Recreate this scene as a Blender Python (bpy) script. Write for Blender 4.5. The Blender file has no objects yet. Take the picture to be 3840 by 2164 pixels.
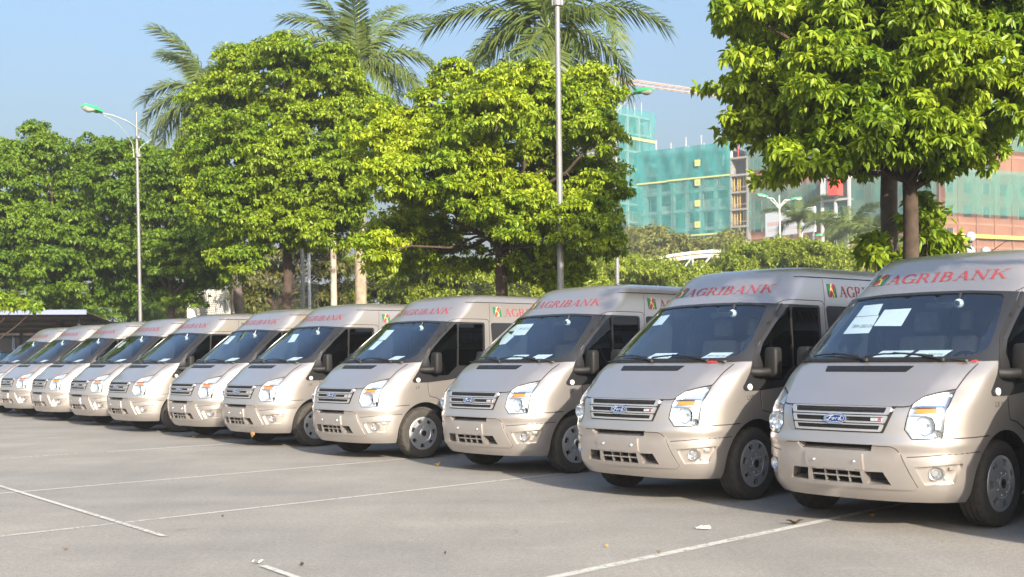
import bpy, bmesh, math, random
import numpy as np
from mathutils import Vector, Matrix
from mathutils.geometry import delaunay_2d_cdt

scene = bpy.context.scene
COL = scene.collection
R = math.radians

# ------------------------------------------------------------------ camera, sky, sun, exposure
CAM_F = 4521.5 / 3840.0 * 36.0          # 42 mm on a 36 mm wide sensor
CAM_H, CAM_ROLL, CAM_SHIFT = 1.438, 0.488, 257.1
cam_data = bpy.data.cameras.new('camera')
cam_data.lens = CAM_F
cam_data.sensor_width = 36.0
cam_data.shift_y = CAM_SHIFT / 3840.0
cam_data.clip_end = 3000
cam_data.dof.use_dof = True
cam_data.dof.focus_distance = 16.0
cam_data.dof.aperture_fstop = 3.2
cam = bpy.data.objects.new('camera', cam_data)
COL.objects.link(cam)
cam.matrix_world = (Matrix.Translation((0, 0, CAM_H)) @ Matrix.Rotation(R(90), 4, 'X')
                    @ Matrix.Rotation(R(-CAM_ROLL), 4, 'Z'))
scene.camera = cam

SUN_TO = Vector((0.40, -1.08, 0.45)).normalized()
SUN_EL = math.asin(SUN_TO.z)
SUN_ROT = math.atan2(SUN_TO.x, SUN_TO.y)
world = bpy.data.worlds.new('World')
scene.world = world
world.use_nodes = True
nt = world.node_tree
sky = nt.nodes.new('ShaderNodeTexSky')
sky.sky_type = 'NISHITA'
sky.sun_disc = False
sky.sun_elevation = SUN_EL
sky.sun_rotation = SUN_ROT
sky.air_density = 1.35
sky.dust_density = 8.5
sky.ozone_density = 5.0
nt.links.new(sky.outputs[0], nt.nodes['Background'].inputs[0])
nt.nodes['Background'].inputs[1].default_value = 0.148

sun_data = bpy.data.lights.new('sun', 'SUN')
sun_data.energy = 5.0
sun_data.angle = R(0.5)
sun_data.color = (1.0, 0.90, 0.75)
sun = bpy.data.objects.new('sun', sun_data)
COL.objects.link(sun)
sun.rotation_euler = SUN_TO.to_track_quat('Z', 'Y').to_euler()
sun.location = SUN_TO * 60

vs = scene.view_settings
vs.view_transform = 'Standard'
vs.look = 'None'
vs.gamma = 1.0
vs.use_curve_mapping = False
vs.exposure = 1.18
scene.cycles.use_denoising = True
scene.cycles.max_bounces = 10
scene.cycles.transparent_max_bounces = 24
scene.cycles.caustics_reflective = False
scene.cycles.caustics_refractive = False
scene.cycles.sample_clamp_indirect = 6.0

# ------------------------------------------------------------------ small helpers
random.seed(7)
rng = np.random.default_rng(7)


def at(u, v, Y):
    """point of the place at distance Y that the survey of the photograph puts at display pixel (u, v) (2576 wide)"""
    k = 3840.0 / 2576.0
    du, dv = u * k - 1920.0, v * k - (1082.0 + CAM_SHIFT)
    c, s = math.cos(R(CAM_ROLL)), math.sin(R(CAM_ROLL))
    a, b = c * du - s * dv, s * du + c * dv
    return Vector((a / 4521.5 * Y, Y, CAM_H - b / 4521.5 * Y))


def tag(o, label=None, cat=None, group=None, kind=None):
    if label: o['label'] = label
    if cat: o['category'] = cat
    if group: o['group'] = group
    if kind: o['kind'] = kind
    return o


def empty(name, loc=(0, 0, 0), rz=0.0):
    o = bpy.data.objects.new(name, None)
    o.empty_display_size = 0.2
    o.location = loc
    o.rotation_euler = (0, 0, rz)
    COL.objects.link(o)
    return o


def mesh_obj(name, me, parent=None):
    o = bpy.data.objects.new(name, me)
    COL.objects.link(o)
    if parent: o.parent = parent
    return o


class MB:
    """collects shapes, links them as one mesh object"""
    def __init__(s):
        s.v, s.f, s.m = [], [], []

    def add(s, vs_, fs, mi=0):
        o = len(s.v)
        s.v.extend([tuple(p) for p in vs_])
        for f in fs:
            s.f.append(tuple(i + o for i in f)); s.m.append(mi)
        return s

    def box(s, lo, hi, mi=0, M=None):
        x0, y0, z0 = lo; x1, y1, z1 = hi
        vs_ = [(x0, y0, z0), (x1, y0, z0), (x1, y1, z0), (x0, y1, z0), (x0, y0, z1), (x1, y0, z1), (x1, y1, z1), (x0, y1, z1)]
        if M is not None: vs_ = [M @ Vector(p) for p in vs_]
        return s.add(vs_, [(0, 3, 2, 1), (4, 5, 6, 7), (0, 1, 5, 4), (1, 2, 6, 5), (2, 3, 7, 6), (3, 0, 4, 7)], mi)

    def rbox(s, lo, hi, r=0.02, mi=0, M=None, seg=2):
        bm = bmesh.new()
        bmesh.ops.create_cube(bm, size=1.0)
        for v in bm.verts:
            v.co = Vector([lo[i] + (v.co[i] + 0.5) * (hi[i] - lo[i]) for i in range(3)])
        bmesh.ops.bevel(bm, geom=bm.edges[:], offset=r, segments=seg, affect='EDGES', profile=0.5)
        bm.verts.index_update()
        vs_ = [M @ v.co if M is not None else v.co.copy() for v in bm.verts]
        s.add(vs_, [[v.index for v in f.verts] for f in bm.faces], mi)
        bm.free()
        return s

    def tube(s, pts, rad, seg=8, mi=0, cap=True):
        pts = [Vector(p) for p in pts]
        if not hasattr(rad, '__len__'): rad = [rad] * len(pts)
        base = len(s.v)
        prev = None
        for i, p in enumerate(pts):
            t = (pts[min(i + 1, len(pts) - 1)] - pts[max(i - 1, 0)]).normalized()
            if prev is None:
                a = Vector((0, 0, 1)) if abs(t.z) < 0.9 else Vector((1, 0, 0))
                n = t.cross(a).normalized()
            else:
                n = (prev - t * prev.dot(t)).normalized()
            prev = n
            b = t.cross(n)
            for k in range(seg):
                an = 2 * math.pi * k / seg
                s.v.append(tuple(p + (n * math.cos(an) + b * math.sin(an)) * rad[i]))
        for i in range(len(pts) - 1):
            for k in range(seg):
                a = base + i * seg + k; b2 = base + i * seg + (k + 1) % seg
                s.f.append((a, b2, b2 + seg, a + seg)); s.m.append(mi)
        if cap:
            s.f.append(tuple(base + k for k in reversed(range(seg)))); s.m.append(mi)
            e = base + (len(pts) - 1) * seg
            s.f.append(tuple(e + k for k in range(seg))); s.m.append(mi)
        return s

    def lathe(s, prof, seg=32, axis='Z', mi=0, origin=(0, 0, 0), mats=None):
        """prof: (radius, height) pairs"""
        base = len(s.v)
        ox, oy, oz = origin
        for (r, h) in prof:
            for k in range(seg):
                a = 2 * math.pi * k / seg
                c, d = r * math.cos(a), r * math.sin(a)
                if axis == 'Z': s.v.append((ox + c, oy + d, oz + h))
                elif axis == 'Y': s.v.append((ox + c, oy + h, oz + d))
                else: s.v.append((ox + h, oy + c, oz + d))
        for i in range(len(prof) - 1):
            for k in range(seg):
                a = base + i * seg + k; b = base + i * seg + (k + 1) % seg
                s.f.append((a, b, b + seg, a + seg)); s.m.append(mats[i] if mats else mi)
        return s

    def mesh(s, name, mats, smooth=True, angle=40):
        me = bpy.data.meshes.new(name)
        me.from_pydata(s.v, [], s.f)
        for m in (mats if isinstance(mats, (list, tuple)) else [mats]): me.materials.append(m)
        me.polygons.foreach_set('material_index', s.m)
        if smooth:
            me.polygons.foreach_set('use_smooth', [True] * len(s.f))
            me.set_sharp_from_angle(angle=R(angle))
        me.update()
        return me

    def build(s, name, mats, parent=None, smooth=True, angle=40):
        return mesh_obj(name, s.mesh(name, mats, smooth, angle), parent)


def np_mesh(name, V, Fc, mat, smooth=False):
    """triangles or quads straight from arrays"""
    me = bpy.data.meshes.new(name)
    n = Fc.shape[1]
    me.vertices.add(len(V)); me.vertices.foreach_set('co', V.astype(np.float32).ravel())
    me.loops.add(Fc.size); me.loops.foreach_set('vertex_index', Fc.astype(np.int32).ravel())
    me.polygons.add(len(Fc))
    me.polygons.foreach_set('loop_start', (np.arange(len(Fc)) * n).astype(np.int32))
    me.update(calc_edges=True)
    if smooth: me.polygons.foreach_set('use_smooth', [True] * len(Fc))
    me.materials.append(mat)
    me.validate()
    return me


# ------------------------------------------------------------------ materials
def new_mat(name):
    m = bpy.data.materials.new(name); m.use_nodes = True
    return m, m.node_tree, m.node_tree.nodes['Principled BSDF']


def pmat(name, col, rough=0.5, metal=0.0, coat=0.0, var=0.0, scale=8.0, spec=0.5, bump=0.0, bscale=60.0):
    m, t, b = new_mat(name)
    b.inputs['Base Color'].default_value = (*col, 1)
    b.inputs['Roughness'].default_value = rough
    b.inputs['Metallic'].default_value = metal
    b.inputs['Coat Weight'].default_value = coat
    b.inputs['Coat Roughness'].default_value = 0.06
    b.inputs['Specular IOR Level'].default_value = spec
    tc = t.nodes.new('ShaderNodeTexCoord')
    if var > 0:
        n = t.nodes.new('ShaderNodeTexNoise'); n.inputs['Scale'].default_value = scale; n.inputs['Detail'].default_value = 6
        r = t.nodes.new('ShaderNodeMapRange')
        r.inputs[1].default_value = 0.3; r.inputs[2].default_value = 0.7
        r.inputs[3].default_value = 1 - var; r.inputs[4].default_value = 1 + var
        x = t.nodes.new('ShaderNodeMix'); x.data_type = 'RGBA'; x.blend_type = 'MULTIPLY'
        x.inputs['Factor'].default_value = 1; x.inputs['A'].default_value = (*col, 1)
        t.links.new(tc.outputs['Object'], n.inputs['Vector']); t.links.new(n.outputs['Fac'], r.inputs[0])
        t.links.new(r.outputs[0], x.inputs['B']); t.links.new(x.outputs['Result'], b.inputs['Base Color'])
    if bump > 0:
        n = t.nodes.new('ShaderNodeTexNoise'); n.inputs['Scale'].default_value = bscale; n.inputs['Detail'].default_value = 4
        bp = t.nodes.new('ShaderNodeBump'); bp.inputs['Strength'].default_value = bump; bp.inputs['Distance'].default_value = 0.01
        t.links.new(tc.outputs['Object'], n.inputs['Vector'])
        t.links.new(n.outputs['Fac'], bp.inputs['Height']); t.links.new(bp.outputs[0], b.inputs['Normal'])
    return m


def glass_mat(name, tint, rough=0.0, ior=1.5, dirt=0.0, gloss=(1, 1, 1)):
    m = bpy.data.materials.new(name); m.use_nodes = True
    t = m.node_tree; t.nodes.remove(t.nodes['Principled BSDF'])
    out = t.nodes['Material Output']
    tr = t.nodes.new('ShaderNodeBsdfTransparent'); tr.inputs[0].default_value = (*tint, 1)
    gl = t.nodes.new('ShaderNodeBsdfGlossy'); gl.inputs['Roughness'].default_value = rough; gl.inputs[0].default_value = (*gloss, 1)
    fr = t.nodes.new('ShaderNodeFresnel')
    gm = t.nodes.new('ShaderNodeNewGeometry')          # a single sheet reflects alike from both sides
    io = t.nodes.new('ShaderNodeMapRange'); io.inputs[3].default_value = ior; io.inputs[4].default_value = 1.0 / ior
    t.links.new(gm.outputs['Backfacing'], io.inputs[0]); t.links.new(io.outputs[0], fr.inputs[0])
    mx = t.nodes.new('ShaderNodeMixShader')
    t.links.new(fr.outputs[0], mx.inputs[0]); t.links.new(tr.outputs[0], mx.inputs[1]); t.links.new(gl.outputs[0], mx.inputs[2])
    last = mx
    if dirt > 0:
        df = t.nodes.new('ShaderNodeBsdfDiffuse'); df.inputs[0].default_value = (0.5, 0.48, 0.44, 1)
        n = t.nodes.new('ShaderNodeTexNoise'); n.inputs['Scale'].default_value = 5; n.inputs['Detail'].default_value = 8
        mm = t.nodes.new('ShaderNodeMath'); mm.operation = 'MULTIPLY'; mm.inputs[1].default_value = dirt
        t.links.new(n.outputs['Fac'], mm.inputs[0])
        m2 = t.nodes.new('ShaderNodeMixShader')
        t.links.new(mm.outputs[0], m2.inputs[0]); t.links.new(mx.outputs[0], m2.inputs[1]); t.links.new(df.outputs[0], m2.inputs[2])
        last = m2
    t.links.new(last.outputs[0], out.inputs[0])
    return m


def leaf_mat(name, c1, c2, trans=0.35, rough=0.45, spec=0.35, hue_scale=0.7):
    m, t, b = new_mat(name)
    out = t.nodes['Material Output']
    g = t.nodes.new('ShaderNodeNewGeometry')
    tc = t.nodes.new('ShaderNodeTexCoord')
    n = t.nodes.new('ShaderNodeTexNoise'); n.inputs['Scale'].default_value = hue_scale; n.inputs['Detail'].default_value = 2
    t.links.new(tc.outputs['Object'], n.inputs['Vector'])
    ad = t.nodes.new('ShaderNodeMath'); ad.operation = 'ADD'
    sc = t.nodes.new('ShaderNodeMath'); sc.operation = 'MULTIPLY'; sc.inputs[1].default_value = 0.55
    t.links.new(g.outputs['Random Per Island'], sc.inputs[0])
    mr = t.nodes.new('ShaderNodeMapRange'); mr.inputs[1].default_value = 0.35; mr.inputs[2].default_value = 0.65
    mr.inputs[3].default_value = 0.0; mr.inputs[4].default_value = 0.45
    t.links.new(n.outputs['Fac'], mr.inputs[0])
    t.links.new(sc.outputs[0], ad.inputs[0]); t.links.new(mr.outputs[0], ad.inputs[1])
    cr = t.nodes.new('ShaderNodeMix'); cr.data_type = 'RGBA'
    cr.inputs['A'].default_value = (*c1, 1); cr.inputs['B'].default_value = (*c2, 1)
    t.links.new(ad.outputs[0], cr.inputs['Factor'])
    t.links.new(cr.outputs['Result'], b.inputs['Base Color'])
    b.inputs['Roughness'].default_value = rough
    b.inputs['Specular IOR Level'].default_value = spec
    tr = t.nodes.new('ShaderNodeBsdfTranslucent')
    br = t.nodes.new('ShaderNodeMix'); br.data_type = 'RGBA'; br.blend_type = 'MULTIPLY'
    br.inputs['Factor'].default_value = 1; br.inputs['B'].default_value = (1.5, 1.5, 0.6, 1)
    t.links.new(cr.outputs['Result'], br.inputs['A']); t.links.new(br.outputs['Result'], tr.inputs[0])
    mx = t.nodes.new('ShaderNodeMixShader'); mx.inputs[0].default_value = trans
    t.links.new(b.outputs[0], mx.inputs[1]); t.links.new(tr.outputs[0], mx.inputs[2])
    t.links.new(mx.outputs[0], out.inputs[0])
    return m


def net_mat(name, col, cover, weave=6.0):
    """woven safety net: part cloth, part gaps"""
    m = bpy.data.materials.new(name); m.use_nodes = True
    t = m.node_tree; t.nodes.remove(t.nodes['Principled BSDF'])
    out = t.nodes['Material Output']
    tr = t.nodes.new('ShaderNodeBsdfTransparent')
    df = t.nodes.new('ShaderNodeBsdfDiffuse'); df.inputs[0].default_value = (*col, 1)
    tl = t.nodes.new('ShaderNodeBsdfTranslucent'); tl.inputs[0].default_value = (*col, 1)
    ms = t.nodes.new('ShaderNodeMixShader'); ms.inputs[0].default_value = 0.3
    t.links.new(df.outputs[0], ms.inputs[1]); t.links.new(tl.outputs[0], ms.inputs[2])
    tc = t.nodes.new('ShaderNodeTexCoord')
    mp = t.nodes.new('ShaderNodeMapping'); mp.inputs['Scale'].default_value = (0.5, 0.5, 0.12)
    n = t.nodes.new('ShaderNodeTexNoise'); n.inputs['Scale'].default_value = weave * 0.25; n.inputs['Detail'].default_value = 5
    mr = t.nodes.new('ShaderNodeMapRange'); mr.inputs[1].default_value = 0.3; mr.inputs[2].default_value = 0.7
    mr.inputs[3].default_value = cover - 0.12; mr.inputs[4].default_value = min(0.97, cover + 0.12)
    t.links.new(tc.outputs['Object'], mp.inputs[0]); t.links.new(mp.outputs[0], n.inputs['Vector'])
    t.links.new(n.outputs['Fac'], mr.inputs[0])
    mx = t.nodes.new('ShaderNodeMixShader')
    t.links.new(mr.outputs[0], mx.inputs[0]); t.links.new(tr.outputs[0], mx.inputs[1]); t.links.new(ms.outputs[0], mx.inputs[2])
    t.links.new(mx.outputs[0], out.inputs[0])
    return m


M = {}
M['paint'] = pmat('champagne_paint', (0.55, 0.505, 0.472), 0.33, 0.78, 0.6, var=0.02, scale=2.0)
M['grille_paint'] = pmat('silver_grille_paint', (0.58, 0.565, 0.56), 0.28, 0.7, 0.3)
M['black'] = pmat('black_trim', (0.018, 0.018, 0.020), 0.35, 0, 0.2)
M['frit'] = pmat('black_glass_border', (0.022, 0.023, 0.026), 0.26, 0, 0)
M['plastic'] = pmat('dark_grey_plastic', (0.014, 0.0135, 0.0135), 0.55, 0, 0, spec=0.3, bump=0.15, bscale=220)
M['void'] = pmat('dark_cavity', (0.008, 0.008, 0.009), 0.8)
M['gap'] = pmat('gap_and_crease', (0.015, 0.013, 0.012), 0.9)
M['rubber'] = pmat('tyre_rubber', (0.042, 0.037, 0.032), 0.85, var=0.25, scale=20, bump=0.3, bscale=90)
M['hub'] = pmat('wheel_cover_silver', (0.62, 0.63, 0.65), 0.28, 0.7, 0.2)
M['chrome'] = pmat('chrome', (0.85, 0.87, 0.9), 0.08, 1.0)
M['lampshell'] = pmat('lamp_housing_silver', (0.76, 0.79, 0.83), 0.28, 0.72)
M['amber'] = pmat('amber_plastic', (0.62, 0.19, 0.012), 0.15, 0, 0.6)
M['clear'] = glass_mat('clear_lens', (0.95, 0.97, 0.98), 0.02)
M['windscreen'] = glass_mat('windscreen_glass', (0.78, 0.88, 0.93), 0.0, 2.35, dirt=0.012, gloss=(0.80, 0.91, 1.0))
M['sideglass'] = glass_mat('tinted_side_glass', (0.16, 0.17, 0.18), 0.01, 1.5)
M['darkglass'] = glass_mat('privacy_glass', (0.05, 0.05, 0.055), 0.01, 1.5)
M['seat'] = pmat('grey_seat_cloth', (0.27, 0.26, 0.24), 0.9, var=0.1, scale=12)
M['dash'] = pmat('dashboard_grey', (0.085, 0.085, 0.085), 0.7, var=0.1, scale=30)
M['cabin'] = pmat('cabin_lining', (0.10, 0.10, 0.095), 0.85)
M['white'] = pmat('white_plastic', (0.50, 0.54, 0.54), 0.4)
M['board_white'] = pmat('clear_white_lamp', (0.75, 0.76, 0.76), 0.3)
M['paper'] = pmat('white_paper', (0.80, 0.82, 0.82), 0.9, var=0.04, scale=14)
M['ink'] = pmat('black_ink', (0.05, 0.05, 0.06), 0.9)
M['red'] = pmat('red_lettering', (0.30, 0.036, 0.048), 0.7)
M['green'] = pmat('green_emblem', (0.015, 0.13, 0.075), 0.5)
M['yellow'] = pmat('yellow_emblem', (0.80, 0.55, 0.03), 0.5)
M['blue'] = pmat('blue_badge', (0.015, 0.035, 0.16), 0.2, 0.2, 0.8)
M['redtape'] = pmat('red_tape', (0.70, 0.03, 0.03), 0.5)


# ------------------------------------------------------------------ the van's body surface (x forward from the front axle, y left, z up)
class Pchip:
    def __init__(s, x, y):
        x = np.array(x, float); y = np.array(y, float)
        h = np.diff(x); d = np.diff(y) / h
        m = np.zeros(len(x))
        for i in range(1, len(x) - 1):
            if d[i - 1] * d[i] > 0:
                w1 = 2 * h[i] + h[i - 1]; w2 = h[i] + 2 * h[i - 1]
                m[i] = (w1 + w2) / (w1 / d[i - 1] + w2 / d[i])
        m[0] = d[0]; m[-1] = d[-1]
        s.t = np.arange(x[0], x[-1] + 1e-9, 0.002)
        k = np.clip(np.searchsorted(x, s.t, side='right') - 1, 0, len(h) - 1)
        u = (s.t - x[k]) / h[k]
        s.v = ((1 + 2 * u) * (1 - u) ** 2 * y[k] + u * (1 - u) ** 2 * h[k] * m[k] + u * u * (3 - 2 * u) * y[k + 1] + u * u * (u - 1) * h[k] * m[k + 1])
        s.v = s.v.tolist(); s.x0 = x[0]; s.n = len(s.v)

    def __call__(s, q):
        f = (q - s.x0) / 0.002
        if f <= 0: return s.v[0]
        i = int(f)
        if i >= s.n - 1: return s.v[-1]
        f -= i
        return s.v[i] * (1 - f) + s.v[i + 1] * f


ZT = [.24, .30, .36, .45, .60, .645, .69, .725, .755, .90, .985, 1.015, 1.06, 1.136, 1.274, 1.322, 1.365, 1.50, 1.80, 1.99, 2.12, 2.257, 2.32, 2.36, 2.385, 2.40]
XFc = Pchip(ZT, [.84, .885, .91, .935, .952, .946, .964, .962, .948, .925, .902, .879, .812, .70, .534, .462, .395, .205, -.215, -.47, -.635, -.79, -.875, -.98, -1.15, -1.5])
AC = Pchip(ZT, [.72, .74, .75, .78, .80, .80, .80, .80, .80, .80, .795, .785, .72, .62, .54, .54, .55, .49, .37, .33, .35, .32, .31, .3, .3, .3])
WC = Pchip([.24, .30, .36, .45, .60, .75, .90, 1.0, 1.136, 1.274, 1.365, 1.50, 1.80, 1.99, 2.12, 2.23, 2.29, 2.33, 2.36, 2.38, 2.392, 2.40],
           [.90, .94, .96, .973, .983, .986, .986, .985, .98, .973, .966, .95, .906, .88, .855, .826, .80, .765, .71, .63, .52, .35])
NE = 2.8
REAR = -4.85


def SX(y, z):
    xf, w, a = XFc(z), WC(z), AC(z)
    t = min(abs(y) / w, 0.9999)
    x = xf - a + a * (1 - t ** NE) ** (1 / NE)
    if 1.02 < z < 1.36:                                   # pressed crease along each side of the bonnet
        yc = .625 + (z - 1.03) * .36
        x += .016 * math.exp(-abs(abs(y) - yc) / .075) * min(1, (z - 1.02) / .05, (1.36 - z) / .05)
    return x


def SY(x, z):
    xf, w, a = XFc(z), WC(z), AC(z)
    if x <= xf - a: return w
    t = min((x - xf + a) / a, 0.9999)
    return w * (1 - t ** NE) ** (1 / NE)


def FM(y, z, off=0.0):
    """point of the front surface seen at (y, z), lifted off along its normal"""
    e = 0.006
    dy = (SX(y + e, z) - SX(y - e, z)) / (2 * e); dz = (SX(y, z + e) - SX(y, z - e)) / (2 * e)
    n = Vector((1, -dy, -dz)).normalized()
    return Vector((SX(y, z), y, z)) + n * off


def SM(x, z, off=0.0):
    e = 0.006
    dx = (SY(x + e, z) - SY(x - e, z)) / (2 * e); dz = (SY(x, z + e) - SY(x, z - e)) / (2 * e)
    n = Vector((-dx, 1, -dz)).normalized()
    return Vector((x, SY(x, z), z)) + n * off


def mirror(fn):
    def g(a, b, off=0.0):
        p = fn(a, b, off)
        return Vector((p.x, -p.y, p.z))
    return g


def FMm(y, z, off=0.0):
    p = FM(-y, z, off); return p


def pip(p, poly):
    x, y = p; c = False; j = len(poly) - 1
    for i in range(len(poly)):
        xi, yi = poly[i]; xj, yj = poly[j]
        if (yi > y) != (yj > y) and x < (xj - xi) * (y - yi) / (yj - yi) + xi: c = not c
        j = i
    return c


def dist_poly(p, poly):
    d = 9.0
    for i in range(len(poly)):
        ax, ay = poly[i - 1]; bx, by = poly[i]
        vx, vy = bx - ax, by - ay
        L = vx * vx + vy * vy
        t = 0 if L == 0 else max(0, min(1, ((p[0] - ax) * vx + (p[1] - ay) * vy) / L))
        d = min(d, math.hypot(p[0] - ax - t * vx, p[1] - ay - t * vy))
    return d


def rounded(poly, r, n=4):
    out = []
    N = len(poly)
    for i in range(N):
        a, b, c = Vector(poly[i - 1]), Vector(poly[i]), Vector(poly[(i + 1) % N])
        u, w = (a - b), (c - b)
        rr = min(r, u.length * 0.45, w.length * 0.45)
        p, q = b + u.normalized() * rr, b + w.normalized() * rr
        for k in range(n + 1):
            t = k / n
            out.append(tuple(p * (1 - t) ** 2 + b * 2 * t * (1 - t) + q * t * t))
    return out


def resample(poly, step):
    out = []
    for i in range(len(poly)):
        a, b = poly[i], poly[(i + 1) % len(poly)]
        L = math.hypot(b[0] - a[0], b[1] - a[1])
        n = max(1, int(math.ceil(L / step)))
        for k in range(n):
            t = k / n
            out.append((a[0] + (b[0] - a[0]) * t, a[1] + (b[1] - a[1]) * t))
    return out


def tri2d(poly, holes=(), step=0.05):
    loops = [resample(poly, step)] + [resample(h, step) for h in holes]
    vs_, es = [], []
    for lp in loops:
        o = len(vs_)
        vs_ += lp
        es += [(o + i, o + (i + 1) % len(lp)) for i in range(len(lp))]
    xs = [p[0] for p in poly]; ys = [p[1] for p in poly]
    gx = np.arange(min(xs) + step * .5, max(xs), step); gy = np.arange(min(ys) + step * .5, max(ys), step)
    for a in gx:
        for b in gy:
            q = (float(a), float(b))
            if pip(q, poly) and not any(pip(q, h) for h in holes) and all(dist_poly(q, l) > step * .45 for l in [poly] + list(holes)):
                vs_.append(q)
    V2, E2, F2, *_ = delaunay_2d_cdt([Vector(p) for p in vs_], es, [], 0, 1e-5)
    F = []
    for f in F2:
        c = (sum(V2[i].x for i in f) / 3, sum(V2[i].y for i in f) / 3)
        if pip(c, poly) and not any(pip(c, h) for h in holes): F.append(list(f))
    return [(v.x, v.y) for v in V2], F


def fix_winding(vs_, fs, ref):
    """turn every triangle so that it faces the way ref points (a function of the triangle's centre, or a vector)"""
    out = []
    for f in fs:
        a, b, c = (Vector(vs_[i]) for i in f[:3])
        n = (b - a).cross(c - a)
        out.append(f if n.dot(ref) >= 0 else list(reversed(f)))
    return out


def patch(mb, poly, fn, off=0.003, thick=0.008, step=0.05, holes=(), mi=0, out=None):
    """a panel that follows the surface fn, with its rim turned inwards"""
    V2, F = tri2d(poly, holes, step)
    top = [fn(a, b, off) for a, b in V2]
    if out is None:
        n = Vector((0, 0, 0))
        for a, b in V2[:40]: n += fn(a, b, 0.01) - fn(a, b, 0.0)
        out = n
    F = fix_winding(top, F, out)
    mb.add(top, F, mi)
    if thick > 0:
        cnt = {}
        for f in F:
            for i in range(3):
                e = (f[i], f[(i + 1) % 3]); cnt[e] = 1
        low, fs, idx = [], [], {}
        bnd = [e for e in cnt if (e[1], e[0]) not in cnt]
        for e in bnd:
            for i in e:
                if i not in idx:
                    idx[i] = len(low); low.append(top[i]); low.append(fn(V2[i][0], V2[i][1], off - thick))
                    idx[i] = len(low) - 2
            a, b = idx[e[0]], idx[e[1]]
            fs.append((b, a, a + 1, b + 1))
        mb.add(low, fs, mi)
    return mb


def ribbon(mb, pts, fn, w=0.006, off=0.0015, mi=0, closed=False, step=0.05):
    """a thin strip along a polyline on the surface"""
    P = resample(pts, step) if closed else None
    if not closed:
        P = []
        for i in range(len(pts) - 1):
            a, b = pts[i], pts[i + 1]
            n = max(1, int(math.ceil(math.hypot(b[0] - a[0], b[1] - a[1]) / step)))
            P += [(a[0] + (b[0] - a[0]) * k / n, a[1] + (b[1] - a[1]) * k / n) for k in range(n)]
        P.append(pts[-1])
    N = len(P); L = []
    for i in range(N):
        a = P[i - 1] if (closed or i > 0) else P[i]; b = P[(i + 1) % N] if (closed or i < N - 1) else P[i]
        t = (fn(b[0], b[1], off) - fn(a[0], a[1], off)).normalized()
        n = (fn(P[i][0], P[i][1], off + 0.01) - fn(P[i][0], P[i][1], off)).normalized()
        s_ = t.cross(n).normalized() * w * 0.5
        c = fn(P[i][0], P[i][1], off)
        L += [c - s_, c + s_]
    fs = []
    for i in range(N if closed else N - 1):
        j = (i + 1) % N
        fs.append((2 * i, 2 * i + 1, 2 * j + 1, 2 * j))
    ref = fn(P[0][0], P[0][1], off + 0.01) - fn(P[0][0], P[0][1], off)
    fs2 = []
    for f in fs:
        a, b, c = (L[i] for i in f[:3])
        fs2.append(f if (b - a).cross(c - a).dot(ref) >= 0 else tuple(reversed(f)))
    mb.add(L, fs2, mi)
    return mb

# ------------------------------------------------------------------ van body: closed hull minus cabin, wheel arches, windows and pockets
def half_outline(z, grow=0.0, clip=None, rear=REAR, narc=30, nside=22, ncor=5):
    xf, w, a = XFc(z) + grow, WC(z) + grow, AC(z)
    pts = []
    for i in range(narc):
        th = math.pi / 2 * (i / narc) ** 0.9
        y = w * max(math.sin(th), 0) ** (2 / NE)
        x = xf - a + a * max(math.cos(th), 0) ** (2 / NE)
        if clip is not None: x = min(x, clip)
        pts.append((x, y))
    xs = xf - a if clip is None else min(xf - a, clip)
    cr = 0.14
    for i in range(nside):
        pts.append((xs + (rear + cr - xs) * i / (nside - 1), w))
    for i in range(1, ncor + 1):
        th = math.pi / 2 * i / ncor
        pts.append((rear + cr - cr * math.sin(th), w - cr + cr * math.cos(th)))
    pts.append((rear, 0.0))
    return pts


def hull(mb, zs, mi, grow=0.0, clip=None, rear=REAR, flip=False):
    base = len(mb.v); n = None
    rings = []
    for z in zs:
        h = half_outline(z, grow, clip, rear)
        ring = h + [(x, -y) for x, y in reversed(h[1:-1])]
        n = len(ring)
        rings.append([(x, y, z) for x, y in ring])
    for r in rings: mb.v += r
    fs = []
    for i in range(len(rings) - 1):
        for k in range(n):
            a = base + i * n + k; b = base + i * n + (k + 1) % n
            fs.append((a, b, b + n, a + n))
    fs.append(tuple(base + k for k in reversed(range(n))))
    e = base + (len(rings) - 1) * n
    fs.append(tuple(e + k for k in range(n)))
    mb.f += fs; mb.m += [mi] * len(fs)


def prism(mb, poly, inner, outer, mi_wall, mi_in, step=0.06):
    V2, F = tri2d(poly, (), step)
    n = len(V2)
    ins = [inner(a, b) for a, b in V2]; outs = [outer(a, b) for a, b in V2]
    d = Vector((0, 0, 0))
    for a, b in zip(ins, outs): d += Vector(b) - Vector(a)
    F = fix_winding(outs, F, d)
    base = len(mb.v)
    mb.v += [tuple(p) for p in outs] + [tuple(p) for p in ins]
    cnt = {(f[i], f[(i + 1) % 3]) for f in F for i in range(3)}
    for f in F:
        mb.f.append(tuple(base + i for i in f)); mb.m.append(mi_in)
        mb.f.append(tuple(base + n + i for i in reversed(f))); mb.m.append(mi_in)
    for a, b in cnt:
        if (b, a) not in cnt:
            mb.f.append((base + b, base + a, base + n + a, base + n + b)); mb.m.append(mi_wall)


def boolean(me_a, me_b):
    a = bpy.data.objects.new('tmp_a', me_a); b = bpy.data.objects.new('tmp_b', me_b)
    COL.objects.link(a); COL.objects.link(b)
    md = a.modifiers.new('cut', 'BOOLEAN'); md.operation = 'DIFFERENCE'; md.solver = 'EXACT'; md.object = b
    md.material_mode = 'TRANSFER'
    dg = bpy.context.evaluated_depsgraph_get()
    me = bpy.data.meshes.new_from_object(a.evaluated_get(dg))
    bpy.data.objects.remove(a); bpy.data.objects.remove(b)
    return me


def sym(poly): return [(-y, z) for y, z in reversed(poly)]


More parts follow.
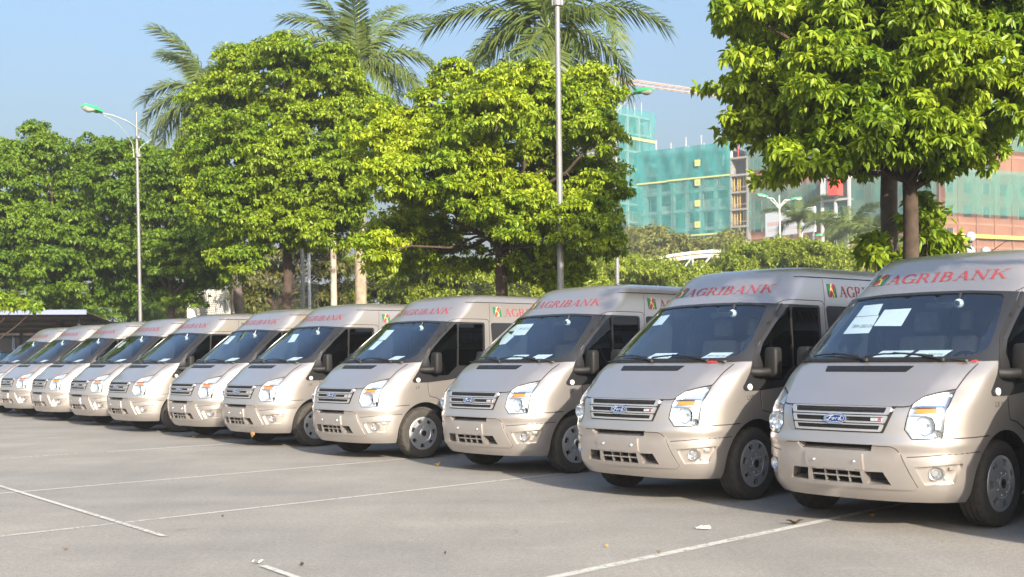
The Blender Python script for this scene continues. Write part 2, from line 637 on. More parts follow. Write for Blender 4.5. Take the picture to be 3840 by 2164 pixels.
HL = [(.617, 1.030), (.655, 1.088), (.75, 1.122), (.835, 1.143), (.842, 1.024), (.833, .758), (.645, .756), (.590, .832), (.595, .876)]
FOG = [(.664, .532), (.925, .562), (.882, .405), (.715, .388)]
SLOT_UP = [(-.372, .702), (.352, .702), (.335, .654), (-.335, .654)]
LOW_C = [(-.232, .481), (.232, .481), (.243, .382), (-.243, .382)]
LOW_S = [(.272, .484), (.428, .486), (.482, .384), (.285, .384)]
WS = [(0, 1.366), (.465, 1.3645), (.70, 1.3655), (.86, 1.368), (.944, 1.374)]
WS_SIDE = [(.944 - .121 * t, 1.374 + .589 * t) for t in (.2, .4, .6, .8, 1.0)]
WS_OUT = [(-y, z) for y, z in reversed(WS[1:])] + WS + WS_SIDE + [(.4, 1.988), (0, 1.992), (-.4, 1.988)] + [(-y, z) for y, z in reversed(WS_SIDE)]
_cl = [(0, 1.405), (.40, 1.405), (.66, 1.408), (.77, 1.412), (.835, 1.435), (.862, 1.48), (.842, 1.60), (.79, 1.78), (.745, 1.915), (.71, 1.945), (.5, 1.962), (.25, 1.967)]
WS_CLEAR = _cl + [(0, 1.968)] + [(-y, z) for y, z in reversed(_cl[1:])]
QWIN = rounded([(-.675, 1.932), (-.635, 1.932), (-.36, 1.715), (-.16, 1.545), (-.085, 1.44), (-.13, 1.25), (-.20, 1.182), (-.425, 1.182), (-.52, 1.262), (-.598, 1.312)], .02, 2)
DWIN = rounded([(-.695, 1.932), (-.618, 1.318), (-1.092, 1.318), (-1.160, 1.932)], .035, 3)
def ws_edge(z):
    y = .944 - .121 * (z - 1.374) / .589
    return SX(y, z)
SIDE_BLACK = [(ws_edge(z) - .004, z) for z in (1.378, 1.45, 1.55, 1.65, 1.75, 1.85, 1.93, 1.96)] + \
    [(-.68, 1.962), (-1.165, 1.957), (-1.188, 1.935), (-1.118, 1.30), (-1.15, 1.225), (-.57, 1.138), (-.42, 1.115), (-.05, 1.086), (.12, 1.087), (.178, 1.086), (.203, 1.098), (.212, 1.125), (.10, 1.262)]


def build_body():
    zs = [.24 + .03 * i for i in range(69)]
    zs = [z for z in zs if z < 2.27] + [2.28, 2.30, 2.315, 2.33, 2.345, 2.357, 2.367, 2.376, 2.384, 2.391, 2.396, 2.40]
    a = MB(); hull(a, zs, 0)
    mats = [M['paint'], M['void'], M['dash'], M['cabin'], M['lampshell'], M['plastic'], M['frit']]
    me = a.mesh('van_hull', mats)
    c = MB(); hull(c, [.62 + .06 * i for i in range(28)], 3, grow=-.055, clip=.15, rear=-4.75)
    me2 = boolean(me, c.mesh('cabin_space', mats))
    k = MB()
    prism(k, WS_CLEAR, lambda y, z: (SX(y, z) - .52, y, z), lambda y, z: (SX(y, z) + .25, y, z), 2, 2)
    for s in (1, -1):
        for w in (QWIN, DWIN):
            prism(k, w, lambda x, z: (x, s * .70, z), lambda x, z: (x, s * 1.05, z), 6, 6)
        fl = lambda p: p if s > 0 else sym(p)
        prism(k, fl(HL), lambda y, z: FM(y, z, -.05), lambda y, z: FM(y, z, .05), 4, 4)
        prism(k, fl(FOG), lambda y, z: FM(y, z, -.035), lambda y, z: FM(y, z, .05), 0, 0)
        prism(k, fl(LOW_S), lambda y, z: FM(y, z, -.085), lambda y, z: FM(y, z, .06), 0, 1)
        for xw in (0.0, -3.75):
            base = len(k.v); n = 40
            for yy in (s * .50, s * 1.2):
                k.v += [(xw + .447 * math.cos(2 * math.pi * i / n), yy, .36 + .447 * math.sin(2 * math.pi * i / n)) for i in range(n)]
            d = 1 if s > 0 else -1
            for i in range(n):
                j = (i + 1) % n
                f = (base + i, base + n + i, base + n + j, base + j)
                k.f.append(f if d < 0 else tuple(reversed(f))); k.m.append(1)
            f1 = tuple(base + i for i in range(n)); f2 = tuple(base + n + i for i in range(n))
            k.f.append(f1 if d > 0 else tuple(reversed(f1))); k.m.append(1)
            k.f.append(tuple(reversed(f2)) if d > 0 else f2); k.m.append(1)
    prism(k, SLOT_UP, lambda y, z: FM(y, z, -.06), lambda y, z: FM(y, z, .05), 0, 1)
    prism(k, LOW_C, lambda y, z: FM(y, z, -.10), lambda y, z: FM(y, z, .05), 1, 1)
    kb = k.mesh('openings', mats)
    bm = bmesh.new(); bm.from_mesh(kb); bmesh.ops.recalc_face_normals(bm, faces=bm.faces[:]); bm.to_mesh(kb); bm.free()
    me3 = boolean(me2, kb)
    me3.name = 'van_body'
    me3.polygons.foreach_set('use_smooth', [True] * len(me3.polygons))
    me3.set_sharp_from_angle(angle=R(32))
    return me3


# ------------------------------------------------------------------ lettering (serif capitals drawn from strokes)
def stroke(pts, w):
    if not hasattr(w, '__len__'): w = [w] * len(pts)
    L = []
    for i, p in enumerate(pts):
        a = pts[max(i - 1, 0)]; b = pts[min(i + 1, len(pts) - 1)]
        dx, dy = b[0] - a[0], b[1] - a[1]; l = math.hypot(dx, dy) or 1
        nx, ny = -dy / l, dx / l
        L.append(((p[0] - nx * w[i] / 2, p[1] - ny * w[i] / 2), (p[0] + nx * w[i] / 2, p[1] + ny * w[i] / 2)))
    return L


def hbar(x0, x1, y0, y1, n=2):
    return [((x0 + (x1 - x0) * i / n, y0), (x0 + (x1 - x0) * i / n, y1)) for i in range(n + 1)]


def line(a, b, w, n=4):
    """a slanted stroke with level ends"""
    return [((a[0] + (b[0] - a[0]) * i / n - w / 2, a[1] + (b[1] - a[1]) * i / n), (a[0] + (b[0] - a[0]) * i / n + w / 2, a[1] + (b[1] - a[1]) * i / n)) for i in range(n + 1)]


def arc(cx, cy, rx, ry, a0, a1, w0, w1, n=12):
    pts, ws = [], []
    for i in range(n + 1):
        t = R(a0 + (a1 - a0) * i / n)
        pts.append((cx + rx * math.cos(t), cy + ry * math.sin(t)))
        ws.append(w0 + (w1 - w0) * abs(math.cos(t)))
    return stroke(pts, ws)


def foot(x, w, y, top=False):
    return hbar(x - w / 2, x + w / 2, y - .045 if top else y, y if top else y + .045)


GL = {
    'A': (0.80, [line((.12, 0), (.42, 1), .05), line((.68, 0), (.42, 1), .13), hbar(.2, .62, .32, .37), foot(.11, .26, 0), foot(.68, .30, 0)]),
    'G': (0.80, [arc(.42, .5, .34, .47, 48, 318, .05, .135, 18), line((.70, .05), (.70, .42), .12), foot(.68, .30, .45, True), line((.66, .70), (.68, .97), .045)]),
    'R': (0.80, [line((.16, 0), (.16, 1), .125), foot(.16, .28, 0), hbar(.03, .36, .955, 1.0), arc(.34, .745, .21, .235, 90, -90, .045, .13, 10), hbar(.2, .36, .49, .535), line((.42, .50), (.72, 0), .13), foot(.72, .16, 0)]),
    'I': (0.40, [line((.20, 0), (.20, 1), .125), foot(.20, .30, 0), foot(.20, .30, 1, True)]),
    'B': (0.74, [line((.16, 0), (.16, 1), .125), hbar(.03, .36, .955, 1.0), hbar(.03, .38, 0, .045), hbar(.2, .38, .505, .55), arc(.34, .75, .19, .225, 90, -90, .045, .13, 10), arc(.37, .275, .22, .255, 90, -90, .045, .135, 10)]),
    'N': (0.86, [line((.15, 0), (.15, 1), .05), line((.15, 1), (.70, 0), .13), line((.70, 0), (.70, 1), .05), foot(.15, .26, 0), foot(.70, .26, 1, True), foot(.12, .22, 1, True)]),
    'K': (0.82, [line((.16, 0), (.16, 1), .125), foot(.16, .28, 0), foot(.16, .28, 1, True), line((.2, .40), (.64, 1), .05), line((.36, .60), (.70, 0), .13), foot(.66, .26, 1, True), foot(.71, .24, 0)]),
}


def lettering(mb, word, fn, pos, width, height, off, mi=0):
    """fn(a, b, off) is the surface, pos(s, t) turns letter space into (a, b)"""
    tot = sum(GL[c][0] + .06 for c in word) - .06
    x = 0; k = 0
    for c in word:
        w, strokes = GL[c]
        for st in strokes:
            o = off + .0004 * (k % 4); k += 1
            vs_, fs = [], []
            for a, b in st:
                for p in (a, b):
                    q = pos((x + p[0]) / tot * width, p[1] * height)
                    vs_.append(fn(q[0], q[1], o))
            q = pos((x + w / 2) / tot * width, .5 * height)
            ref = fn(q[0], q[1], o + .01) - fn(q[0], q[1], o)
            for i in range(len(st) - 1):
                f = (2 * i, 2 * i + 2, 2 * i + 3, 2 * i + 1)
                p0, p1, p2 = vs_[f[0]], vs_[f[1]], vs_[f[2]]
                fs.append(f if (p1 - p0).cross(p2 - p0).dot(ref) >= 0 else tuple(reversed(f)))
            mb.add(vs_, fs, mi)
        x += w + .06


def emblem(parent, fn, pos, size):
    """green field, red capsule crossed by a wavy yellow line"""
    w, h = size
    def pl(poly, mat, off, name, par):
        mb = MB()
        q = pos(w / 2, h / 2)
        ref = fn(q[0], q[1], off + .01) - fn(q[0], q[1], off)
        V2, F = tri2d([pos(a * w, b * h) for a, b in poly], (), .06)
        top = [fn(a, b, off) for a, b in V2]
        mb.add(top, fix_winding(top, F, ref), 0)
        return mb.build(name, mat, par, smooth=False)
    root = pl([(0, 0), (1, 0), (1, 1), (0, 1)], M['green'], .004, 'emblem', parent)
    pl([(.02, 0), (.45, 0), (1, 1), (.52, 1)], M['white'], .0048, 'emblem_outline', root)
    pl([(.06, .06), (.12, .0), (.36, .0), (.47, .12), (.94, .90), (.88, 1.0), (.66, 1.0), (.53, .90)], M['red'], .0056, 'emblem_capsule', root)
    pl([(.22, .60), (.34, .62), (.52, .44), (.62, .22), (.60, 0), (.68, 0), (.70, .24), (.58, .50), (.46, .66), (.47, .98), (.41, .98), (.39, .68)], M['yellow'], .0064, 'emblem_line', root)
    return root


def font_mesh(body, size, align='CENTER', shear=0.0, extrude=0.0):
    cu = bpy.data.curves.new('lettering', 'FONT')
    cu.body = body; cu.size = size; cu.align_x = align; cu.align_y = 'CENTER'; cu.shear = shear; cu.extrude = extrude
    o = bpy.data.objects.new('tmp', cu); COL.objects.link(o)
    dg = bpy.context.evaluated_depsgraph_get(); dg.update()
    me = bpy.data.meshes.new_from_object(o.evaluated_get(dg))
    bpy.data.objects.remove(o); bpy.data.curves.remove(cu)
    return me


def font_on(name, body, size, fn, c, dirs, mat, parent, off, shear=0.0):
    """flat print wrapped on a surface; dirs = (+1/-1 along a, +1 along b)"""
    me = font_mesh(body, size, shear=shear)
    for v in me.vertices:
        v.co = fn(c[0] + v.co.x * dirs[0], c[1] + v.co.y * dirs[1], off)
    me.materials.clear(); me.materials.append(mat)
    return mesh_obj(name, me, parent)


# ------------------------------------------------------------------ wheel
def tyre_mesh():
    mb = MB(); seg = 112
    prof = [(.205, -.085), (.235, -.098), (.275, -.110), (.315, -.112), (.338, -.106), (.352, -.094), (.359, -.080),
            (.361, -.052), (.353, -.050), (.353, -.042), (.362, -.040), (.362, -.006), (.354, -.004), (.354, .004), (.362, .006), (.362, .040), (.353, .042), (.353, .050), (.361, .052),
            (.359, .080), (.352, .094), (.338, .106), (.322, .111), (.316, .113), (.275, .112), (.255, .108), (.250, .110), (.238, .100), (.205, .085)]
    mb.lathe(prof, seg, 'Y')
    for i in range(len(prof)):
        if i in (5, 6, 7, 18, 19, 20):
            for k in range(seg):
                if k % 4 == 0:
                    q = mb.v[i * seg + k]
                    mb.v[i * seg + k] = (q[0] * .978, q[1], q[2] * .978)
    return mb.mesh('tyre', M['rubber'], True, 35)


def cover_mesh():
    mb = MB(); n = 7; per = 10; seg = n * per
    rad = [.238, .232, .222, .206, .150, .118, .112, .070, .062, .040]
    hei = [.000, .014, .018, .020, .026, .031, .026, .028, .034, .034]
    V = [[(r * math.cos(2 * math.pi * k / seg), h, r * math.sin(2 * math.pi * k / seg)) for k in range(seg)] for r, h in zip(rad, hei)]
    base = len(mb.v)
    for r_ in V: mb.v += r_
    hole = lambda k: k % per in (3, 4, 5, 6)
    for i in range(len(rad) - 1):
        for k in range(seg):
            a = base + i * seg + k; b = base + i * seg + (k + 1) % seg
            if i == 3 and hole(k): continue
            mb.f.append((a, a + seg, b + seg, b)); mb.m.append(0)
    for j in range(n):
        for kk in (3, 4, 5, 6):
            k = j * per + kk
            q = [V[3][k], V[3][(k + 1) % seg], V[4][(k + 1) % seg], V[4][k]]
            low = [(p[0] * .98, p[1] - .035, p[2] * .98) for p in q]
            mb.add(low, [(0, 3, 2, 1)], 1)
            sides = [(0, 1), (2, 3)] + ([(3, 0)] if kk == 3 else []) + ([(1, 2)] if kk == 6 else [])
            for a, b in sides: mb.add([q[a], q[b], low[b], low[a]], [(0, 3, 2, 1)], 0)
    mb.lathe([(.040, .034), (.036, .012), (.0, .012)], 24, 'Y', 1)
    for j in range(n):
        a = 2 * math.pi * (j + .95) / n
        mb.lathe([(.0, .034), (.009, .033), (.012, .024)], 8, 'Y', 0, (.092 * math.cos(a), 0, .092 * math.sin(a)))
    bm = bmesh.new(); me = mb.mesh('wheel_cover', [M['hub'], M['void']], True, 30)
    bm.from_mesh(me); bmesh.ops.recalc_face_normals(bm, faces=bm.faces[:]); bm.to_mesh(me); bm.free()
    return me


# ------------------------------------------------------------------ the van
def build_van():
    root = empty('van')
    P = {}
    body = mesh_obj('body', build_body(), root)

    # underside: sump, axle and exhaust shapes so that the gap below is not empty
    mb = MB(); mb.rbox((-4.3, -.62, .30), (.55, .62, .42), .04); mb.tube([(0, -.78, .34), (0, .78, .34)], .045, 8); mb.tube([(-3.75, -.78, .34), (-3.75, .78, .34)], .06, 8)
    mb.build('chassis', M['void'], root)

    # dark gaps round the panels, and a painted line for the bumper crease
    g = MB()
    BON_R = [(.556, 1.0125), (.603, 1.020), (.625, 1.050), (.662, 1.097), (.75, 1.129), (.832, 1.152), (.850, 1.26), (.864, 1.352)]
    BON = [(0, 1.0125)] + BON_R + [(.70, 1.3535), (.465, 1.353), (0, 1.3545)]
    BON = BON + [(-y, z) for y, z in reversed(BON[1:-1])]
    ribbon(g, BON, FM, .019, .0014, closed=True, step=.03)
    for s in (1, -1):
        fn = SM if s > 0 else mirror(SM)
        ribbon(g, [(.268, .772), (.45, .765), (.70, .760)], fn, .009, .0015)
        ribbon(g, [(.385, .648), (.715, .633), (.868, .610)], fn, .007, .0012)  # bumper crease: its shade drawn as a dark line, no gap
        ribbon(g, [(-.05, 1.082), (-.065, .95), (-.078, .89), (-.20, .862), (-.335, .79), (-.42, .70), (-.475, .56), (-.48, .30)], fn, .008, .0012)
        ribbon(g, [(-.575, 1.972), (-.65, 2.002), (-.73, 2.010), (-1.20, 2.008), (-1.255, 2.000), (-1.278, 1.975), (-1.25, 1.60), (-1.238, 1.22), (-1.245, .30)], fn, .008, .0012)
        ribbon(g, [(-1.335, 2.245), (-1.298, 2.01), (-1.287, 1.965)], fn, .006, .0012)
        ribbon(g, [(-.93, 2.259), (-1.6, 2.262), (-4.78, 2.262)], fn, .013, .002)
        h = HL if s > 0 else sym(HL)
        ribbon(g, h, FM, .010, .0012, closed=True)
    g.build('gap_and_crease', M['gap'], root, smooth=False)

    # bonnet
    mb = MB(); patch(mb, BON, FM, .005, .010, .028)
    bn = mb.build('bonnet', M['paint'], root, angle=35)
    mb = MB(); VT = rounded([(-.424, 1.331), (.424, 1.331), (.394, 1.282), (-.394, 1.282)], .008, 2)
    patch(mb, VT, FM, .008, .006, .05)
    vent = mb.build('bonnet_vent', M['plastic'], bn)
    mb = MB()
    for i in range(4):
        z = 1.290 + i * .0108
        hw = .394 + (z - 1.282) * .6
        for x0 in (-1, -.49, .02, .53):
            patch(mb, [(x0 * hw + .012, z - .003), ((x0 + .47) * hw - .012, z - .003), ((x0 + .47) * hw - .012, z + .003), (x0 * hw + .012, z + .003)], FM, .0125, .006, .1)
    mb.build('vent_slat', M['black'], vent)

    # grille of three barred openings, oval badge and small model plate
    rows = [(1.004, .944, .480, .997, .957, .437), (.936, .875, .458, .924, .888, .418), (.867, .806, .432, .857, .824, .399)]
    for zt, zb, hw, st, sb, sw in rows:
        mb = MB()
        out = rounded([(-hw, zt), (hw, zt), (hw - .022, zb), (-hw + .022, zb)], .012, 2)
        hol = [(-sw, st), (sw, st), (sw - .012, sb), (-sw + .012, sb)]
        patch(mb, out, FM, .014, .014, .06, holes=[hol])
        bar = mb.build('grille_bar', M['grille_paint'], root, angle=30)
        mb = MB(); patch(mb, hol, FM, .003, 0, .06)
        bk = mb.build('grille_opening', M['void'], bar)
        mb = MB()
        for i in range(1, 30):
            x = -sw + 2 * sw * i / 30
            patch(mb, [(x - .002, st), (x + .002, st), (x + .002, sb), (x - .002, sb)], FM, .0062, .004, .1)
        zm = (st + sb) / 2
        patch(mb, [(-sw + .006, zm - .002), (sw - .006, zm - .002), (sw - .006, zm + .002), (-sw + .006, zm + .002)], FM, .0066, .004, .08)
        mb.build('grille_mesh', M['plastic'], bar)
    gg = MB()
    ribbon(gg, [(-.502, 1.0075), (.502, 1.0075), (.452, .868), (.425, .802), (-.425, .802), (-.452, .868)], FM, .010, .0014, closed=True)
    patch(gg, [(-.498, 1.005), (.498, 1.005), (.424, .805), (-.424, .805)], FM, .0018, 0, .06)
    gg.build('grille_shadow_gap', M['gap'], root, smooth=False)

    def ell(cy, cz, ry, rz, n=32): return [(cy + ry * math.cos(2 * math.pi * i / n), cz + rz * math.sin(2 * math.pi * i / n)) for i in range(n)]
    mb = MB(); patch(mb, ell(0, .903, .110, .043), FM, .028, .024, .05)
    badge = mb.build('badge', M['chrome'], root)
    mb = MB(); patch(mb, ell(0, .903, .099, .035), FM, .031, .006, .05)
    mb.build('badge_field', M['blue'], badge)
    mb = MB()
    ring = ell(0, .903, .091, .029, 40); rin = ell(0, .903, .0875, .0262, 40)
    patch(mb, ring, FM, .0318, 0, .05, holes=[rin]); mb.build('badge_ring', M['white'], badge, smooth=False)
    # script word drawn as pen strokes
    mb = MB()
    pens = [
        [(-.072, -.010), (-.060, -.016), (-.048, -.006), (-.040, .012), (-.030, .020)],
        [(-.070, .008), (-.066, .018), (-.048, .021), (-.028, .019), (-.012, .022)],
        [(-.054, .003), (-.040, .005), (-.028, .004)],
        [(-.014, .003), (-.022, -.002), (-.023, -.010), (-.015, -.012), (-.008, -.005), (-.010, .002), (-.014, .003), (.002, .000)],
        [(.006, -.012), (.010, -.002), (.013, .003), (.020, .001), (.026, .003)],
        [(.048, .002), (.040, .003), (.034, -.004), (.036, -.012), (.044, -.010), (.050, .002), (.056, .016), (.060, .024), (.054, .010), (.050, -.008), (.056, -.012), (.066, -.006)],
    ]
    for pen in pens:
        st = stroke(pen, .0050)
        vs_ = [FM(p[0] * 1.04, .903 + p[1] * .98, .0322) for pr in st for p in pr]
        mb.add(vs_, [(2 * i, 2 * i + 2, 2 * i + 3, 2 * i + 1) for i in range(len(st) - 1)])
    mb.build('badge_script', M['white'], badge, smooth=False)
    mb = MB(); patch(mb, [(.322, .916), (.414, .916), (.412, .894), (.322, .894)], FM, .018, .012, .05)
    mp = mb.build('model_plate', M['white'], root)
    mb = MB(); patch(mb, [(.382, .9145), (.413, .9145), (.411, .8955), (.382, .8955)], FM, .0188, 0, .05); mb.build('model_plate_end', M['red'], mp)
    font_on('model_plate_text', 'TDCi', .022, FM, (.352, .905), (1, 1), M['ink'], mp, .0192)

    # bumper: raised centre panel with slot, plate carrier and lower grille
    TR = [(-.665, .372), (-.640, .350), (.640, .350), (.665, .372), (.560, .635), (.535, .668), (.50, .684), (-.50, .684), (-.535, .668), (-.560, .635)]
    mb = MB()
    SL = [(-.375, .6995), (.375, .6995), (.36, .662), (-.36, .662)]
    TR2 = [(-.665, .372), (-.640, .350), (.640, .350), (.665, .372), (.560, .640), (.530, .676), (.495, .690), (.352, .6915), (.333, .653), (-.333, .653), (-.374, .6915), (-.495, .690), (-.530, .676), (-.560, .640)]
    patch(mb, TR2, FM, .014, .016, .055, holes=[LOW_C, LOW_S, sym(LOW_S)])
    mb.build('bumper_panel', M['paint'], root, angle=35)
    gb = MB(); ribbon(gb, TR2, FM, .011, .0014, closed=True); gb.build('bumper_gap', M['gap'], root, smooth=False)
    mb = MB(); PL = [(-.285, .622), (.262, .622), (.268, .500), (.20, .500), (.19, .486), (.11, .486), (.10, .498), (-.10, .498), (-.11, .487), (-.18, .487), (-.19, .500), (-.285, .500)]
    patch(mb, PL, FM, .026, .014, .06)
    pl = mb.build('number_plate_carrier', M['paint'], root)
    for yy in (-.2, .187):
        mb = MB(); c = FM(yy, .56, .026)
        mb.lathe([(.0, .012), (.010, .011), (.0145, .005), (.017, -.002)], 14, 'X', 0, c)
        mb.build('screw', M['chrome'], pl)
    mb = MB()
    for yy in (-.115, 0, .115):
        patch(mb, [(yy - .006, .383), (yy + .006, .383), (yy + .006, .480), (yy - .006, .480)], FM, -.004, .03, .1)
    patch(mb, [(-.238, .426), (.238, .426), (.238, .438), (-.238, .438)], FM, -.006, .03, .08)
    mb.build('lower_grille_bar', M['paint'], root)
    mb = MB()
    for z in (.395, .408, .448, .461):
        patch(mb, [(-.236, z - .003), (.236, z - .003), (.236, z + .003), (-.236, z + .003)], FM, -.04, .01, .08)
    mb.build('lower_grille_vane', M['plastic'], root)

    for s in (1, -1):
        S = (lambda p: p) if s > 0 else sym
        fn = SM if s > 0 else mirror(SM)
        # headlamp: silver shell with reflectors and indicator under a clear lens
        mb = MB()
        ins = [(.625, 1.024), (.66, 1.078), (.75, 1.110), (.825, 1.130), (.832, 1.024), (.825, .768), (.65, .766), (.600, .834), (.603, .876)]
        patch(mb, S(ins), FM, -.040, .008, .05)
        hl = mb.build('headlight', M['lampshell'], root)
        def shell(cy, cz, r, d, name, par, mat=M['chrome']):
            mb = MB()
            c = Vector((SX(cy, cz) - .012, s * cy, cz))
            mb.lathe([(r, 0), (r * .92, -d * .35), (r * .7, -d * .75), (r * .35, -d * .97), (0, -d)], 24, 'X', 0, c)
            mb.lathe([(.016, -d), (.014, -d * .45), (0, -d * .38)], 10, 'X', 0, c)
            mb.lathe([(r, 0), (r + .006, .001), (r + .006, -.02)], 24, 'X', 0, c)
            return mb.build(name, mat, par, angle=25)
        shell(.722, .862, .075, .065, 'reflector', hl)
        shell(.795, .80, .030, .03, 'reflector', hl)
        mb = MB(); patch(mb, S([(.648, .966), (.652, 1.003), (.785, 1.003), (.790, .966)]), FM, -.014, .03, .05)
        mb.build('indicator', M['amber'], hl)
        mb = MB(); patch(mb, S([(.622, .945), (.626, .958), (.818, .958), (.820, .945)]), FM, -.010, .03, .05)
        patch(mb, S([(.626, 1.011), (.64, 1.024), (.822, 1.026), (.824, 1.012)]), FM, -.010, .03, .05)
        mb.build('lamp_divider', M['chrome'], hl)
        mb = MB(); patch(mb, S(HL), FM, .0035, .004, .05)
        mb.build('lens', M['clear'], hl)
        # fog lamp
        c = FM(.797, .478, -.020); c = Vector((c.x, s * c.y, c.z))
        def fogpart(name, prof, seg, mat, par):
            mb = MB(); mb.lathe(prof, seg, 'X')
            T_ = Matrix.Translation(c) @ Matrix.Rotation(s * R(24), 4, 'Z')
            mb.v = [tuple(T_ @ Vector(p)) for p in mb.v]
            return mb.build(name, M[mat], par)
        fg = fogpart('fog_lamp', [(.062, -.03), (.058, .006), (.054, .012), (.047, .008), (.043, -.006)], 28, 'paint', root)
        fogpart('fog_reflector', [(.044, .002), (.041, .006), (.036, .0), (.022, -.018), (0, -.026)], 24, 'chrome', fg)
        fogpart('fog_lens', [(.041, .006), (.028, .010), (0, .012)], 24, 'clear', fg)
        mb = MB()
        patch(mb, S([(.872, .530), (.900, .534), (.895, .512), (.868, .508)]), FM, -.018, .014, .05)
        patch(mb, S([(.842, .440), (.862, .443), (.855, .425), (.838, .423)]), FM, -.018, .014, .05)
        mb.build('fog_trim', M['paint'], fg)
        # black pillar, triangle and window surround with the clear side repeater at its tip
        mb = MB(); patch(mb, SIDE_BLACK, fn, .006, .010, .04, holes=[QWIN, DWIN])
        tr = mb.build('pillar_trim', M['black'], root, angle=35)
        mb = MB(); patch(mb, [(-.60, 1.966), (-.605, 1.958), (-.35, 1.735), (-.13, 1.555), (-.04, 1.45), (.055, 1.30), (.05, 1.315), (-.028, 1.455), (-.115, 1.575), (-.335, 1.757)], fn, .009, .006, .06)
        mb.build('pillar_seal', M['plastic'], tr)
        mb = MB(); o = fn(.118, 1.122, .008); e = fn(.118, 1.122, .020)
        mb.lathe([(.034, -.006), (.031, .008), (.020, .014), (0, .016)], 18, 'Y', 0, (0, 0, 0))
        q = (e - o).to_track_quat('Y', 'Z').to_matrix().to_4x4()
        mb.v = [tuple(Matrix.Translation(o) @ q @ Vector(p)) for p in mb.v]
        mb.build('side_repeater', M['board_white'], tr)
        mb = MB(); patch(mb, QWIN, fn, -.004, .004, .08); mb.build('quarter_window', M['sideglass'], root)
        # front door: skin below the glass, handle, window
        DR = [(-.058, 1.073), (-.073, .95), (-.086, .897), (-.203, .869), (-.340, .797), (-.428, .705), (-.483, .562), (-.487, .31), (-1.238, .31), (-1.231, 1.218), (-1.15, 1.212), (-.57, 1.126), (-.42, 1.103)]
        mb = MB(); patch(mb, DR, fn, .0035, .006, .09)
        dr = mb.build('door', M['paint'], root, angle=35)
        mb = MB(); patch(mb, DWIN, fn, -.004, .004, .09); mb.build('door_window', M['darkglass'], dr)
        mb = MB(); a = fn(-1.12, 1.05, .0); mb.rbox((-1.20, s * (a.y if s > 0 else -a.y) - .004, 1.03), (-1.02, s * (a.y if s > 0 else -a.y) + .034, 1.065), .012)
        mb = MB(); ya = abs(a.y); lo, hi = sorted((s * (ya - .004), s * (ya + .034))); mb.rbox((-1.20, lo, 1.03), (-1.02, hi, 1.065), .012); mb.build('door_handle', M['plastic'], dr)
        mb = MB(); patch(mb, [(-.662, 1.948), (-.682, 1.948), (-.612, 1.325), (-.592, 1.325)], fn, .010, .010, .09); mb.build('window_divider', M['plastic'], dr)
        # rear side windows
        for x0, x1 in ((-1.305, -2.50), (-2.53, -3.60), (-3.63, -4.60)):
            mb = MB(); patch(mb, rounded([(x0, 1.955), (x1, 1.955), (x1, 1.30), (x0, 1.30)], .05, 3), fn, .004, .007, .12)
            mb.build('side_window', M['frit'], root)
        # mirror on its arm
        mb = MB()
        n1, n2 = 12, 18
        for i in range(n1 + 1):
            ph_ = -math.pi / 2 + math.pi * i / n1
            for k in range(n2):
                th = 2 * math.pi * k / n2
                sp = lambda v, e: math.copysign(abs(v) ** e, v)
                x = -.150 + .065 * sp(math.cos(ph_), .35) * sp(math.cos(th), .55)
                y = 1.070 + .078 * sp(math.cos(ph_), .35) * sp(math.sin(th), .4)
                z = 1.365 + .152 * sp(math.sin(ph_), .42)
                if x < -.190: x = -.190
                mb.v.append((x, s * y, z))
        for i in range(n1):
            for k in range(n2):
                a = i * n2 + k; b = i * n2 + (k + 1) % n2
                f = (a, b, b + n2, a + n2); mb.f.append(f if s > 0 else tuple(reversed(f))); mb.m.append(0)
        mb.tube([(.055, s * .955, 1.272), (.01, s * 1.01, 1.268), (-.07, s * 1.04, 1.268), (-.13, s * 1.06, 1.285)], [.050, .048, .045, .042], 10)
        mr = mb.build('mirror', M['plastic'], root, angle=60)
        mb = MB(); mb.rbox((-.194, min(s * 1.005, s * 1.135), 1.245), (-.190, max(s * 1.005, s * 1.135), 1.485), .0015, seg=1); mb.build('mirror_glass', M['chrome'], mr)
        # wheels
        for xw in (0.0, -3.75):
            w = empty('wheel'); w.parent = root; w.location = (xw, s * .842, .361)
            if s < 0: w.rotation_euler = (0, 0, math.pi)
            if 'tyre' not in P: P['tyre'] = tyre_mesh(); P['cover'] = cover_mesh()
            mesh_obj('tyre', P['tyre'], w)
            cv = mesh_obj('wheel_cover', P['cover'], w); cv.location = (0, .092, 0)
            mb2 = P.get('rimback')
            if mb2 is None:
                b = MB(); b.lathe([(.22, .02), (.215, -.06), (0, -.06)], 28, 'Y'); P['rimback'] = mb2 = b.mesh('rim', M['void'])
            mesh_obj('rim', mb2, w)
        # small letters on the wing
        font_on('wing_letters', 'LX', .062, fn, (.125, 1.018), (-1 if s > 0 else 1, 1), M['ink'], root, .004)
        # lettering and emblem over the side windows
        mb = MB()
        if s > 0:
            pos = lambda a, b: (-1.60 - a, 2.058 + b)
        else:
            pos = lambda a, b: (-2.85 + a, 2.058 + b)
        lettering(mb, 'AGRIBANK', fn, pos, 1.10, .120, .0035)
        mb.build('side_lettering', M['red'], root, smooth=False)
        emblem(root, fn, (lambda a, b: (-1.385 - a, 2.050 + b)) if s > 0 else (lambda a, b: (-3.05 + a, 2.050 + b)), (.155, .145))

    # lettering and emblem above the windscreen
    mb = MB(); lettering(mb, 'AGRIBANK', FM, lambda a, b: (-.500 + a, 2.092 + b), 1.165, .088, .0035)
    mb.build('front_lettering', M['red'], root, smooth=False)
    emblem(root, FM, lambda a, b: (-.690 + a, 2.088 + b), (.165, .108))

    # windscreen with black border, cowl, wipers
    mb = MB(); patch(mb, WS_CLEAR, FM, -.002, .004, .06)
    ws = mb.build('windscreen', M['windscreen'], root)
